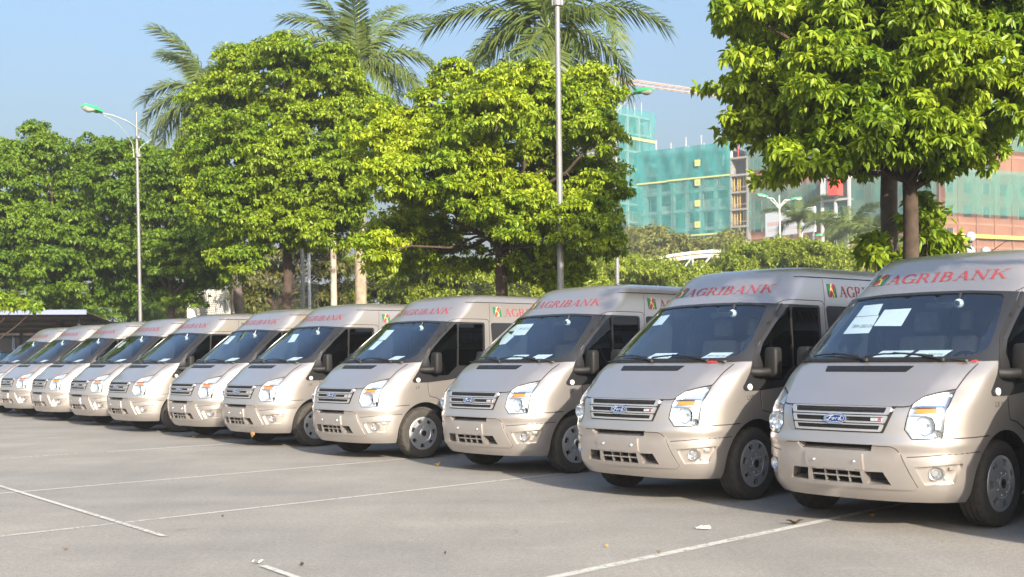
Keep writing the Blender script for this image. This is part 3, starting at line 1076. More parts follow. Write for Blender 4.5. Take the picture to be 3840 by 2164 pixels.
    mb = MB(); patch(mb, WS_OUT, FM, .007, .012, .03, holes=[WS_CLEAR]); mb.build('windscreen_border', M['frit'], ws)
    mb = MB(); _c = [(-.80, 1.3665), (-.4, 1.366), (0, 1.3665), (.4, 1.366), (.80, 1.3665), (.80, 1.388), (0, 1.392), (-.80, 1.388)]
    patch(mb, _c, FM, .010, .008, .06); mb.build('cowl', M['plastic'], root)
    for pts, piv in (([(-.70, 1.412), (-.55, 1.428), (-.36, 1.427), (-.17, 1.412)], (-.06, 1.372)), ([(-.10, 1.404), (.06, 1.425), (.26, 1.428), (.52, 1.407)], (.62, 1.372))):
        mb = MB()
        mb.tube([FM(y, z, .016) for y, z in pts], .0085, 6)
        mid = FM(pts[1][0] * .5 + pts[2][0] * .5, (pts[1][1] + pts[2][1]) / 2, .026)
        p0 = FM(piv[0], piv[1], .02)
        mb.tube([p0, p0.lerp(mid, .5) + Vector((.012, 0, .012)), mid], [.013, .010, .007], 6)
        mb.lathe([(.022, -.012), (.022, .01), (.012, .018), (0, .02)], 12, 'Z', 0, p0)
        mb.build('wiper', M['black'], root)

    # cabin
    mb = MB()
    prof = [(.30, 1.385), (.15, 1.388), (-.05, 1.375), (-.26, 1.345), (-.40, 1.27), (-.44, 1.16), (-.38, 1.0), (-.38, .64), (.14, .64), (.14, 1.30)]
    n = len(prof)
    for yy in (-.80, .80): mb.v += [(x, yy, z) for x, z in prof]
    for i in range(n):
        j = (i + 1) % n; mb.f.append((i, j, n + j, n + i)); mb.m.append(0)
    mb.f += [tuple(range(n)), tuple(reversed(range(n, 2 * n)))]; mb.m += [0, 0]
    mb.rbox((-.44, .22, 1.27), (-.14, .58, 1.40), .04)
    mb.build('dashboard', M['dash'], root)
    for yy, w2 in ((.42, .26), (-.42, .26), (0.0, .13)):
        mb = MB()
        mb.rbox((-1.10, yy - w2, .86), (-.56, yy + w2, 1.04), .05)
        T_ = Matrix.Translation((-1.06, yy, 1.0)) @ Matrix.Rotation(R(-12), 4, 'Y')
        mb.rbox((-.07, -w2 * .96, 0), (.07, w2 * .96, .62), .05, M=T_)
        mb.rbox((-.05, -w2 * .5, .66), (.05, w2 * .5, .86), .035, M=T_)
        mb.box((-1.02, yy - .15, .62), (-.66, yy + .15, .86))
        mb.build('seat', M['seat'], root)
    mb = MB()
    A = Matrix.Translation((-.50, .42, 1.27)) @ Matrix.Rotation(R(-62), 4, 'Y')
    mb.tube([A @ Vector((.20 * math.cos(2 * math.pi * i / 32), .20 * math.sin(2 * math.pi * i / 32), 0)) for i in range(33)], .014, 8, cap=False)
    for an in (0, 140, 220): mb.tube([A @ Vector((.05 * math.cos(R(an)), .05 * math.sin(R(an)), -.01)), A @ Vector((.195 * math.cos(R(an)), .195 * math.sin(R(an)), 0))], .012, 6)
    mb.lathe([(.07, -.02), (.06, .02), (0, .025)], 16, 'Z'); k = 16 * 3
    mb.v[-k:] = [tuple(A @ Vector(p)) for p in mb.v[-k:]]
    mb.build('steering_wheel', M['plastic'], root)
    mb = MB(); mb.rbox((-.53, -.02, 1.84), (-.50, .25, 1.905), .012); mb.tube([(-.51, .1, 1.90), (-.47, .1, 1.955)], .01, 6)
    mb.build('rear_view_mirror', M['plastic'], root)
    mb = MB(); c = FM(.372, 1.905, -.035)
    mb.lathe([(.0, -.044), (.021, -.040), (.039, -.019), (.042, .0), (.039, .015), (.026, .027)], 18, 'X', 0, c)
    mb.lathe([(.026, .027), (.016, .031), (0, .032)], 18, 'X', 1, c)
    mb.tube([c + Vector((-.01, 0, .035)), c + Vector((-.03, 0, .09))], .014, 8, 1)
    mb.build('dome_sensor', [M['white'], M['frit']], root)
    mb = MB(); mb.tube([(-1.6, 0, 2.392), (-1.63, 0, 2.41), (-2.02, 0, 2.56)], [.020, .005, .0025], 6)
    mb.build('aerial', M['black'], root)
    return root


def kids(o): return [c for c in bpy.data.objects if c.parent == o]


def copy_tree(o, tree, parent=None):
    c = o.copy(); COL.objects.link(c)
    if parent: c.parent = parent
    for ch in tree.get(o, ()): copy_tree(ch, tree, c)
    return c


def tree_of(o):
    t = {}
    for q in bpy.data.objects:
        if q.parent: t.setdefault(q.parent, []).append(q)
    return t

# ------------------------------------------------------------------ ground, verge and painted lines
def asphalt_mat():
    m, t, b = new_mat('pale_asphalt')
    tc = t.nodes.new('ShaderNodeTexCoord')
    def noise(sc, det, rough=0.55, stretch=None):
        n = t.nodes.new('ShaderNodeTexNoise'); n.inputs['Scale'].default_value = sc; n.inputs['Detail'].default_value = det
        n.inputs['Roughness'].default_value = rough
        if stretch:
            mp = t.nodes.new('ShaderNodeMapping'); mp.inputs['Scale'].default_value = stretch; mp.inputs['Rotation'].default_value = (0, 0, R(45))
            t.links.new(tc.outputs['Object'], mp.inputs[0]); t.links.new(mp.outputs[0], n.inputs['Vector'])
        else: t.links.new(tc.outputs['Object'], n.inputs['Vector'])
        return n
    big = noise(0.35, 5); mid = noise(1.6, 6, .6, (1.0, 0.25, 1)); fine = noise(70, 3, .7)
    r1 = t.nodes.new('ShaderNodeValToRGB')
    r1.color_ramp.elements[0].position = 0.36; r1.color_ramp.elements[0].color = (0.244, 0.230, 0.211, 1)
    r1.color_ramp.elements[1].position = 0.66; r1.color_ramp.elements[1].color = (0.312, 0.289, 0.257, 1)
    t.links.new(big.outputs['Fac'], r1.inputs[0])
    def mul(a, fac_out, lo, hi, i0=.3, i1=.7):
        mr = t.nodes.new('ShaderNodeMapRange'); mr.inputs[1].default_value = i0; mr.inputs[2].default_value = i1
        mr.inputs[3].default_value = lo; mr.inputs[4].default_value = hi
        t.links.new(fac_out, mr.inputs[0])
        x = t.nodes.new('ShaderNodeMix'); x.data_type = 'RGBA'; x.blend_type = 'MULTIPLY'; x.inputs['Factor'].default_value = 1
        t.links.new(a, x.inputs['A']); t.links.new(mr.outputs[0], x.inputs['B'])
        return x.outputs['Result']
    c = mul(r1.outputs[0], mid.outputs['Fac'], 0.93, 1.05)
    c = mul(c, fine.outputs['Fac'], 0.70, 1.28)
    grit = noise(24, 4, .75)
    c = mul(c, grit.outputs['Fac'], 0.84, 1.14, .35, .65)
    blot = noise(.9, 8, .7)
    c = mul(c, blot.outputs['Fac'], 0.93, 1.04, .38, .62)
    tread = noise(.6, 3, .5, (.12, 2.2, 1))
    c = mul(c, tread.outputs['Fac'], 0.955, 1.02, .40, .62)
    stain = noise(1.3, 3, .6)
    c = mul(c, stain.outputs['Fac'], 1.0, 0.80, .66, .74)
    scuff = noise(2.6, 5, .7, (.35, 1.4, 1))
    c = mul(c, scuff.outputs['Fac'], 1.0, 1.13, .60, .72)
    sp = t.nodes.new('ShaderNodeTexVoronoi'); sp.inputs['Scale'].default_value = 2.2
    t.links.new(tc.outputs['Object'], sp.inputs['Vector'])
    c = mul(c, sp.outputs['Distance'], 0.80, 1.0, 0.02, 0.07)
    t.links.new(c, b.inputs['Base Color'])
    b.inputs['Roughness'].default_value = 0.85
    bp = t.nodes.new('ShaderNodeBump'); bp.inputs['Strength'].default_value = 0.25; bp.inputs['Distance'].default_value = 0.01
    t.links.new(fine.outputs['Fac'], bp.inputs['Height']); t.links.new(bp.outputs[0], b.inputs['Normal'])
    return m


def paint_line_mat():
    m, t, b = new_mat('worn_white_road_paint')
    out = t.nodes['Material Output']
    tc = t.nodes.new('ShaderNodeTexCoord')
    n = t.nodes.new('ShaderNodeTexNoise'); n.inputs['Scale'].default_value = 14; n.inputs['Detail'].default_value = 8; n.inputs['Roughness'].default_value = .7
    t.links.new(tc.outputs['Object'], n.inputs['Vector'])
    n2 = t.nodes.new('ShaderNodeTexNoise'); n2.inputs['Scale'].default_value = .5; n2.inputs['Detail'].default_value = 2
    t.links.new(tc.outputs['Object'], n2.inputs['Vector'])
    a = t.nodes.new('ShaderNodeMath'); a.operation = 'MULTIPLY_ADD'; a.inputs[1].default_value = .5
    t.links.new(n2.outputs['Fac'], a.inputs[0]); t.links.new(n.outputs['Fac'], a.inputs[2])
    mr = t.nodes.new('ShaderNodeMapRange'); mr.inputs[1].default_value = .55; mr.inputs[2].default_value = .75
    mr.inputs[3].default_value = .25; mr.inputs[4].default_value = .95
    t.links.new(a.outputs[0], mr.inputs[0])
    b.inputs['Base Color'].default_value = (.55, .54, .50, 1); b.inputs['Roughness'].default_value = .7
    tr = t.nodes.new('ShaderNodeBsdfTransparent')
    mx = t.nodes.new('ShaderNodeMixShader')
    t.links.new(mr.outputs[0], mx.inputs[0]); t.links.new(tr.outputs[0], mx.inputs[1]); t.links.new(b.outputs[0], mx.inputs[2])
    t.links.new(mx.outputs[0], out.inputs[0])
    return m


AX_F = Vector((-.75860019, -.65155641, 0))
AX_L = Vector((.65155641, -.75860019, 0))
VAN_RZ = math.atan2(AX_F.y, AX_F.x)
mb = MB(); mb.add([(-900, -300, 0), (900, -300, 0), (900, 1500, 0), (-900, 1500, 0)], [(0, 1, 2, 3)])
tag(mb.build('ground', asphalt_mat(), smooth=False), kind='structure')
# planted strip behind the parked vans, one kerb height up
K0, K1 = Vector((9.5, 14.2, 0)), Vector((-19.0, 49.0, 0))
KD = (K1 - K0).normalized(); KN = Vector((-KD.y, KD.x, 0))
if KN.y < 0: KN = -KN
def strip(a, b, w0, w1, z0, z1, name, mat, kind):
    mb = MB()
    p = [a + KN * w0, b + KN * w0, b + KN * w1, a + KN * w1]
    mb.add([(q.x, q.y, z0) for q in p] + [(q.x, q.y, z1) for q in p], [(3, 2, 1, 0), (4, 5, 6, 7), (0, 1, 5, 4), (1, 2, 6, 5), (2, 3, 7, 6), (3, 0, 4, 7)])
    bm = bmesh.new(); o = mb.build(name, mat, smooth=False); bm.from_mesh(o.data); bmesh.ops.recalc_face_normals(bm, faces=bm.faces[:]); bm.to_mesh(o.data); bm.free()
    return tag(o, kind=kind)
M['kerbstone'] = pmat('kerb_concrete', (.33, .32, .30), .9, var=.15, scale=5)
M['grass'] = pmat('verge_grass', (.055, .085, .022), .95, var=.5, scale=3, bump=.6, bscale=30)
M['earth'] = pmat('field_grass', (.075, .095, .035), .95, var=.5, scale=1.2, bump=.5, bscale=10)
strip(K0 - KD * 26, K1 + KD * 14, -.12, 0, -.05, .13, 'kerb', M['kerbstone'], 'structure')
strip(K0 - KD * 26, K1 + KD * 14, .002, 5.5, -.05, .11, 'verge', M['grass'], 'structure')
mb = MB()
q = [K0 - KD * 60 + KN * 5.6, K1 + KD * 160 + KN * 5.6, K1 + KD * 160 + KN * 300, K0 - KD * 60 + KN * 300]
mb.add([(p.x, p.y, .03) for p in q], [(0, 1, 2, 3)])
o = mb.build('field', M['earth'], smooth=False)
if o.data.polygons[0].normal.z < 0: o.data.flip_normals()
tag(o, kind='structure')

LINE = paint_line_mat()
def road_line(a, b, w, z=.004):
    a, b = Vector((*a, 0)), Vector((*b, 0))
    d = (b - a).normalized(); n = Vector((-d.y, d.x, 0)) * w / 2
    mb = MB(); mb.add([(p.x, p.y, z) for p in (a - n, b - n, b + n, a + n)], [(0, 1, 2, 3)])
    o = mb.build('parking_line', LINE, smooth=False)
    if o.data.polygons[0].normal.z < 0: o.data.flip_normals()
    tag(o, kind='structure')
for a, b, w, e0, e1 in [((-7.58, 17.82), (-4.83, 20.51), .085, 4, 4), ((-5.58, 13.11), (-1.53, 17.14), .065, 4, 4), ((-4.21, 9.90), (.68, 14.89), .058, 4, 4.5), ((.27, 7.86), (3.28, 11.06), .092, 2.5, 4)]:
    A, B = Vector(a), Vector(b); d = (B - A).normalized()
    road_line(A - d * e0, B + d * e1, w)
road_line((-7.4, 15.85), (-2.84, 9.80), .056, .0085)
road_line((-1.74, 8.36), (-.4, 6.4), .056, .0085)

# ------------------------------------------------------------------ the row of vans
van = build_van()
VANS = [(-13.955, 33.803), (-12.29, 31.528), (-10.575, 29.254), (-8.857, 27.081), (-7.193, 24.673), (-5.332, 22.482), (-3.83, 20.462), (-1.887, 17.943), (.179, 15.557), (1.783, 12.683), (3.402, 10.647), (5.05, 8.60)]
VL = ['silver high-roof van ending the row beside the carport, grille cut off by the photo edge',
      'silver high-roof van second in the row from the carport',
      'silver high-roof van third in the row from the carport',
      'silver high-roof van fourth in the row from the carport, windscreen pale grey',
      'silver high-roof van fifth in the row from the carport',
      'silver high-roof van sixth in the row from the carport',
      'silver high-roof van with a crumpled brown scrap hanging below its front bumper',
      'silver high-roof van with its whole front wheel sunlit, fourth from the full-size foreground end',
      'silver high-roof van with two overlapping windscreen sheets, roof side in dappled shade',
      'silver high-roof van with one small windscreen sheet and red tape at its bonnet edge',
      'silver high-roof van standing largest in front, three paper sheets behind its windscreen top',
      'silver high-roof van parked just outside the photo beside the largest one']
tr = tree_of(van)
van_objs = []
for i, (x, y) in enumerate(VANS):
    o = van if i == 0 else copy_tree(van, tr)
    o.location = (x, y, 0); o.rotation_euler = (0, 0, VAN_RZ)
    tag(o, VL[i], 'van', 'bank vans parked in a row')
    van_objs.append(o)


# front wheels left a little turned, each its own way
for o in van_objs:
    st = random.uniform(-4, 4)
    for w in o.children:
        if w.name.startswith('wheel') and w.location.x > -1: w.rotation_euler = (0, random.uniform(0, 1.2), w.rotation_euler.z + R(st))


def on_van(i, p):
    return Vector((VANS[i][0], VANS[i][1], 0)) + AX_F * p.x + AX_L * p.y + Vector((0, 0, p.z))


# sheets of paper behind the windscreens and on the dashboards
def sheet(i, poly, label, group, text=None, tc=None, tsize=.05, off=-.018):
    mb = MB(); patch(mb, poly, lambda y, z, o_=0: FM(y, z, o_), off, .0012, .08)
    mb.v = [tuple(on_van(i, Vector(p))) for p in mb.v]
    me = mb.mesh('paper_sheet', M['paper'], False)
    o = mesh_obj('paper_sheet', me); tag(o, label, 'paper', group)
    if text:
        me = font_mesh(text, tsize)
        for v in me.vertices:
            v.co = on_van(i, FM(tc[0] + v.co.x, tc[1] + v.co.y * .8, off + .0015))
        me.materials.clear(); me.materials.append(M['ink'])
        mesh_obj('sheet_number', me, o)


def dash_sheet(i, y0, y1, label, text=None, lift=.0):
    mb = MB(); pts = [(.20, y0, 1.394), (.20, y1, 1.394), (.02, y1 + .02, 1.402), (.02, y0 + .02, 1.402)]
    pts2 = [(a, b, c + .002 + lift + .062 * (.20 - a) / .18) for a, b, c in pts]
    low = [(a, b, c - .0012) for a, b, c in pts2]
    f = [(0, 1, 2, 3), (7, 6, 5, 4), (0, 4, 5, 1), (1, 5, 6, 2), (2, 6, 7, 3), (3, 7, 4, 0)]
    mb.add([tuple(on_van(i, Vector(p))) for p in pts2 + low], f)
    o = mb.build('paper_sheet', M['paper'], smooth=False)
    bm = bmesh.new(); bm.from_mesh(o.data); bmesh.ops.recalc_face_normals(bm, faces=bm.faces[:]); bm.to_mesh(o.data); bm.free()
    tag(o, label, 'paper', 'papers lying on the dashboards')
    if text:
        me = font_mesh(text, .055)
        for v in me.vertices:
            k = .11 - v.co.y
            v.co = on_van(i, Vector((.11 + v.co.y * -1 * -1 if False else .11 - v.co.y, (y0 + y1) / 2 + .01 + v.co.x, 1.398 + .0035 + lift + .062 * (.20 - (.11 - v.co.y)) / .18)))
        me.materials.clear(); me.materials.append(M['ink'])
        mesh_obj('sheet_number', me, o)


WG = 'papers taped behind the windscreens'
V11 = 'the van with three sheets'
sheet(10, [(-.595, 1.800), (-.345, 1.806), (-.385, 1.915), (-.600, 1.905)], 'small blank sheet topmost on the windscreen of the largest van', WG, off=-.014)
sheet(10, [(-.590, 1.640), (-.295, 1.642), (-.335, 1.806), (-.602, 1.796)], 'sheet with printed number low on the largest van\'s windscreen stack', WG, '789-283.04', (-.425, 1.705), .055)
sheet(10, [(-.300, 1.707), (-.012, 1.700), (-.044, 1.862), (-.318, 1.857)], 'creased pale sheet beside the numbered sheet on the largest van\'s windscreen', WG)
dash_sheet(10, -.15, .16, 'white sheet lying mid-dashboard under the wiper of the largest van')
dash_sheet(10, .21, .52, 'white numbered sheet lying before the steering wheel of the largest van', '789-283.04')
sheet(9, [(-.665, 1.785), (-.500, 1.795), (-.515, 1.905), (-.672, 1.895)], 'small blank sheet on the windscreen corner of the van with red tape', WG)
dash_sheet(9, -.36, -.05, 'white sheet on the passenger-side dashboard of the van with red tape', '789-262.06')
dash_sheet(9, .40, .69, 'white numbered sheet on the driver-side dashboard of the van with red tape', '789-262.06')
sheet(8, [(-.500, 1.738), (-.185, 1.742), (-.240, 1.892), (-.640, 1.893), (-.72, 1.80), (-.51, 1.80)], 'wide numbered sheet at the windscreen top of the van in dappled shade', WG, '789-282.05', (-.345, 1.825), .05)
sheet(8, [(-.565, 1.620), (-.420, 1.630), (-.405, 1.732), (-.715, 1.795), (-.70, 1.72)], 'blank sheet hanging below the wide sheet of the van in dappled shade', WG, off=-.022)
dash_sheet(8, -.20, .08, 'white sheet on the passenger-side dashboard of the van in dappled shade')
dash_sheet(8, .24, .52, 'white sheet on the driver-side dashboard of the van in dappled shade')
sheet(7, [(-.385, 1.722), (-.182, 1.728), (-.243, 1.882), (-.480, 1.883)], 'topmost of two sheets on the windscreen of the van with sunlit wheel', WG)
sheet(7, [(-.353, 1.584), (-.208, 1.583), (-.214, 1.716), (-.392, 1.716)], 'lower of two sheets on the windscreen of the van with sunlit wheel', WG)
dash_sheet(7, .28, .52, 'white sheet on the dashboard of the van with sunlit wheel')
sheet(6, [(-.192, 1.736), (.017, 1.742), (-.146, 1.884), (-.360, 1.883)], 'white sheet on the windscreen of the van with the hanging scrap', WG)
dash_sheet(6, .25, .56, 'white sheet on the dashboard of the van with the hanging scrap')
sheet(5, [(-.432, 1.742), (-.211, 1.742), (-.321, 1.901), (-.606, 1.905)], 'white sheet on the windscreen of the sixth van from the carport', WG)
dash_sheet(5, .25, .57, 'white sheet on the dashboard of the sixth van from the carport')
sheet(3, [(-.45, 1.742), (-.25, 1.742), (-.321, 1.88), (-.58, 1.88)], 'white sheet on the windscreen of the fourth van from the carport', WG)
for i, nm in ((4, 'fifth'), (3, 'fourth'), (2, 'third'), (1, 'second'), (0, 'end')):
    dash_sheet(i, .20, .52, 'white sheet on the dashboard of the %s van %s' % (nm, 'from the carport' if i else 'beside the carport'))
# strip of red tape at the bonnet edge of two vans
for i, y0, y1, lab in ((10, .815, .850, 'short strip of red tape at the windscreen corner of the largest van'), (9, .63, .72, 'strip of red tape on the bonnet edge below the windscreen')):
    mb = MB(); patch(mb, [(y0, 1.360), (y1, 1.360), (y1 + .005, 1.370), (y0 + .02, 1.372)], FM, .014, .004, .05)
    mb.v = [tuple(on_van(i, Vector(p))) for p in mb.v]
    tag(mb.build('tape_strip', M['redtape'], smooth=False), lab, 'tape')
# brown scrap hanging below the bumper of the seventh van
M['scrap'] = pmat('dry_leaf', (.30, .17, .08), .8, var=.6, scale=30)
mb = MB(); c = Vector((.80, .30, .27))
r2 = random.Random(3)
pts = [(0, -.10, .055), (.02, -.07, -.05), (.03, .0, -.11), (.02, .09, -.06), (.01, .11, .03), (.0, .05, .075), (.02, 0, .03), (-.01, -.05, .07)]
mb.add([c + Vector(p) + Vector((r2.uniform(-.01, .01), 0, 0)) for p in pts] + [c + Vector((.05, 0, -.01))], [(i, (i + 1) % 8, 8) for i in range(8)])
mb.tube([c + Vector((0, .03, .07)), c + Vector((-.02, .03, .13))], .004, 5)
mb.v = [tuple(on_van(6, Vector(p))) for p in mb.v]
tag(mb.build('paper_scrap', M['scrap'], smooth=False), 'crumpled brown and cream scrap hanging under a van bumper', 'litter')

# ------------------------------------------------------------------ litter on the asphalt
def leaf_litter(name, loc, size, mat, label, rz=0.0, curl=.35, group=None, cat='litter'):
    mb = MB(); n = 7; vs_, fs = [], []
    for i in range(n):
        t = i / (n - 1); w = size * .28 * math.sin(math.pi * (.08 + .84 * t)) ** .8
        x = (t - .5) * size; z = .004 + size * curl * (abs(t - .5) * 2) ** 2 * .4 + .01 * math.sin(t * 9)
        vs_ += [(x, -w, z + w * .5), (x, 0, z), (x, w, z + w * .4)]
    for i in range(n - 1):
        for k in range(2): fs.append((i * 3 + k, i * 3 + 3 + k, i * 3 + 4 + k, i * 3 + 1 + k))
    mb.add(vs_, fs)
    o = mb.build(name, mat); o.location = (loc[0], loc[1], .010); o.rotation_euler = (0, 0, rz)
    return tag(o, label, cat, group)
M['dryleaf'] = pmat('curled_dry_leaf', (.10, .065, .03), .85, var=.3, scale=30)
M['yleaf'] = pmat('yellow_leaf', (.45, .26, .05), .8)
M['tissue'] = pmat('crumpled_tissue', (.80, .80, .80), .9)
M['twig'] = pmat('dead_twig', (.045, .032, .02), .9)
mb = MB(); r2 = random.Random(11); n = 7; vs_, fs = [], []
for i in range(n):
    x = (i / (n - 1) - .5) * .13
    for k in range(5):
        e = 1 - abs(k - 2) / 2.6
        vs_.append((x + r2.uniform(-.010, .010), (k - 2) * .017 * (1 - .4 * abs(i - 3) / 3) + r2.uniform(-.006, .006) + .012 * math.sin(i * 1.1), .004 + .030 * e * r2.uniform(.3, 1)))
for i in range(n - 1):
    for k in range(4): fs.append((i * 5 + k, i * 5 + 5 + k, i * 5 + 6 + k, i * 5 + 1 + k))
mb.add(vs_, fs); o = mb.build('tissue', M['tissue'], smooth=False); o.location = (1.57, 9.96, .004); o.rotation_euler = (0, 0, .15)
tag(o, 'crumpled white tissue lying on the sunlit asphalt', 'litter')
leaf_litter('dry_leaf', (2.38, 10.20), .15, M['dryleaf'], 'curled dark leaf on the broad white line before the largest van', .1)
leaf_litter('dry_leaf', at(2195, 1298, 1).xy * 0 + Vector((3.16, 10.62)), .08, M['yleaf'], 'pale curled leaf in the shade under the largest van', .4)
leaf_litter('dry_leaf', (-1.79, 8.45), .085, M['tissue'], 'pale flattened scrap beside the end of the short white line', .5, .2)
leaf_litter('dry_leaf', (1.05, 8.75), .035, M['yleaf'], 'small orange leaf touching the broad white line', .2, .2)
leaf_litter('dry_leaf', (.70, 9.05), .03, M['yleaf'], 'tiny yellow leaf between the tissue and the broad line', 1.2, .2)
leaf_litter('dry_leaf', (-3.40, 9.15), .05, M['yleaf'], 'orange leaf flat on the open asphalt near the crossing lines', .3, .1)
leaf_litter('dry_leaf', (-2.55, 18.65), .09, M['yleaf'], 'curled tan leaf on the shadow edge before the van with sunlit wheel', .8, .7)
leaf_litter('dry_leaf', (-1.0, 15.95), .10, M['yleaf'], 'curled tan leaf on the shadow edge before the van in dappled shade', .8, .7)
leaf_litter('dry_leaf', (-5.86, 22.2), .11, M['yleaf'], 'tan leaf on the shadow edge before the fifth van', .5, .7)
for k, (u, v, s, lab) in enumerate([(1300, 1342, .05, 'dark speck of leaf on bare asphalt'), (560, 1302, .05, 'tiny dark leaf beside the long cross line'), (1120, 1395, .04, 'dark leaf speck near the lower photo edge'), (760, 1424, .07, 'dark stain-like leaf near the short white line')]):
    p = at(u, v, 1); d = (p - Vector((0, 0, CAM_H))); t = -CAM_H / d.z; g = Vector((0, 0, CAM_H)) + d * t
    leaf_litter('leaf_speck', (g.x, g.y), s * .6, M['twig'], lab, k * .7, .2, 'dark specks of leaf litter')

# ------------------------------------------------------------------ trees
def leaf_arrays(B, D, L, W, fold=.25, oval=True):
    """diamond leaves folded along the midrib: base points, directions, lengths, widths"""
    n = len(B)
    up = rng.normal(size=(n, 3)) * .5 + np.array([0, 0, 1.0])
    s = np.cross(D, up); s /= np.linalg.norm(s, axis=1, keepdims=True) + 1e-9
    nn = np.cross(s, D)
    L = L[:, None]; W = W[:, None]
    T = B + D * L - np.array([0, 0, 1]) * L * .14
    if not oval:
        mid = B + D * L * .48
        V = np.stack([B, mid - s * W * .5 + nn * W * fold, T, mid + s * W * .5 + nn * W * fold], 1).reshape(-1, 3)
        i = np.arange(n)[:, None] * 4
        return V, np.concatenate([i + np.array([0, 1, 2]), i + np.array([0, 2, 3])], 1).reshape(-1, 3)
    m1 = B + D * L * .28; m2 = B + D * L * .68 - np.array([0, 0, 1]) * L * .04
    q = [m1 - s * W * .46 + nn * W * fold, m2 - s * W * .40 + nn * W * fold, m2 + s * W * .40 + nn * W * fold, m1 + s * W * .46 + nn * W * fold]
    V = np.stack([B, q[0], q[1], T, q[2], q[3]], 1).reshape(-1, 3)
    i = np.arange(n)[:, None] * 6
    F = np.concatenate([i + np.array([0, 1, 2, 3]), i + np.array([0, 3, 4, 5])], 1).reshape(-1, 4)
    return V, F


def crown_points(lobes, n_clumps, clump_r, per, flat=1.0):
    """lobes: (centre, radius xyz) -> sprig positions and outward axes gathered in clumps"""
    vol = np.array([l[1][0] * l[1][1] * l[1][2] for l in lobes]) ** (2 / 3)
    pick = rng.choice(len(lobes), n_clumps, p=vol / vol.sum())
    u = rng.normal(size=(n_clumps, 3)); u /= np.linalg.norm(u, axis=1, keepdims=True)
    u[:, 2] = np.where(u[:, 2] < -.75, -u[:, 2] * .5, u[:, 2])
    rr = .38 + .64 * rng.random(n_clumps) ** .6
    C = np.array([lobes[k][0] for k in pick]); RR = np.array([lobes[k][1] for k in pick])
    P = C + u * RR * rr[:, None]
    # sprigs on the dome of each clump
    m = n_clumps * per
    idx = np.repeat(np.arange(n_clumps), per)
    v = rng.normal(size=(m, 3)); v /= np.linalg.norm(v, axis=1, keepdims=True)
    v[:, 2] = np.abs(v[:, 2]) * .9 - .25
    cr = clump_r * (.6 + .7 * rng.random(n_clumps))[idx]
    S = P[idx] + v * cr[:, None] * np.array([1, 1, .62 * flat]) * (.45 + .6 * rng.random(m))[:, None]
    A = v * .8 + u[idx] * .5 + np.array([0, 0, .25]); A /= np.linalg.norm(A, axis=1, keepdims=True)
    return S, A, P


def foliage(name, mat, parent, lobes, n_clumps, clump_r, per, leaves, L, W, droop=.55, origin=(0, 0, 0), oval=False):
    S, A, P = crown_points(lobes, n_clumps, clump_r, per)
    n = len(S)
    idx = np.repeat(np.arange(n), leaves)
    m = len(idx)
    az = (np.tile(np.arange(leaves), n) / leaves + rng.random(n)[idx]) * 2 * np.pi + rng.normal(size=m) * .25
    el = rng.normal(.0, .35, m)
    a = A[idx]
    t1 = np.cross(a, np.array([.3, .2, 1.0])); t1 /= np.linalg.norm(t1, axis=1, keepdims=True) + 1e-9
    t2 = np.cross(a, t1)
    D = (t1 * np.cos(az)[:, None] + t2 * np.sin(az)[:, None]) * np.cos(el)[:, None] + a * (np.sin(el) + .25)[:, None]
    D[:, 2] -= droop; D /= np.linalg.norm(D, axis=1, keepdims=True)
    ll = L * (.65 + .6 * rng.random(m)); ww = W * (.7 + .5 * rng.random(m))
    V, F = leaf_arrays(S[idx] + D * .015, D, ll, ww, oval=oval)
    o = mesh_obj(name, np_mesh(name, V - np.array(origin), F, mat), parent)
    return o, P


def bark_mat(name, c, var=.35):
    return pmat(name, c, .92, var=var, scale=9, bump=.8, bscale=14)


M['bark'] = bark_mat('tree_bark', (.062, .042, .030))
M['bark_pale'] = bark_mat('pale_bark', (.24, .19, .145))
M['leaf_yellow'] = leaf_mat('yellow_green_leaves', (.100, .200, .012), (.400, .460, .026), .28)  # darker end of the mix deepened to stand in for crown shade
M['leaf_mid'] = leaf_mat('mid_green_leaves', (.082, .172, .012), (.290, .365, .024), .28)
M['leaf_deep'] = leaf_mat('deep_green_leaves', (.058, .135, .012), (.195, .285, .022), .34)
M['leaf_near'] = leaf_mat('fresh_green_leaves', (.082, .170, .010), (.330, .410, .024), .28)
M['leaf_layer'] = leaf_mat('fine_layered_leaves', (.14, .205, .022), (.320, .360, .040), .38)
M['leaf_olive'] = leaf_mat('olive_leaves', (.130, .160, .040), (.270, .260, .065), .35)
M['leaf_rust'] = leaf_mat('rusty_olive_leaves', (.095, .120, .030), (.215, .195, .055), .3)


def limb(mb, a, b, r0, r1, wob=.08, n=6, seg=7):
    a, b = Vector(a), Vector(b)
    L = (b - a).length
    pts, rad = [], []
    for i in range(n + 1):
        t = i / n
        p = a.lerp(b, t)
        k = math.sin(math.pi * t)
        p += Vector((random.uniform(-1, 1), random.uniform(-1, 1), random.uniform(-.3, .6))) * wob * L * k * .5
        pts.append(p); rad.append(r0 + (r1 - r0) * t)
    mb.tube(pts, rad, seg)
    return pts


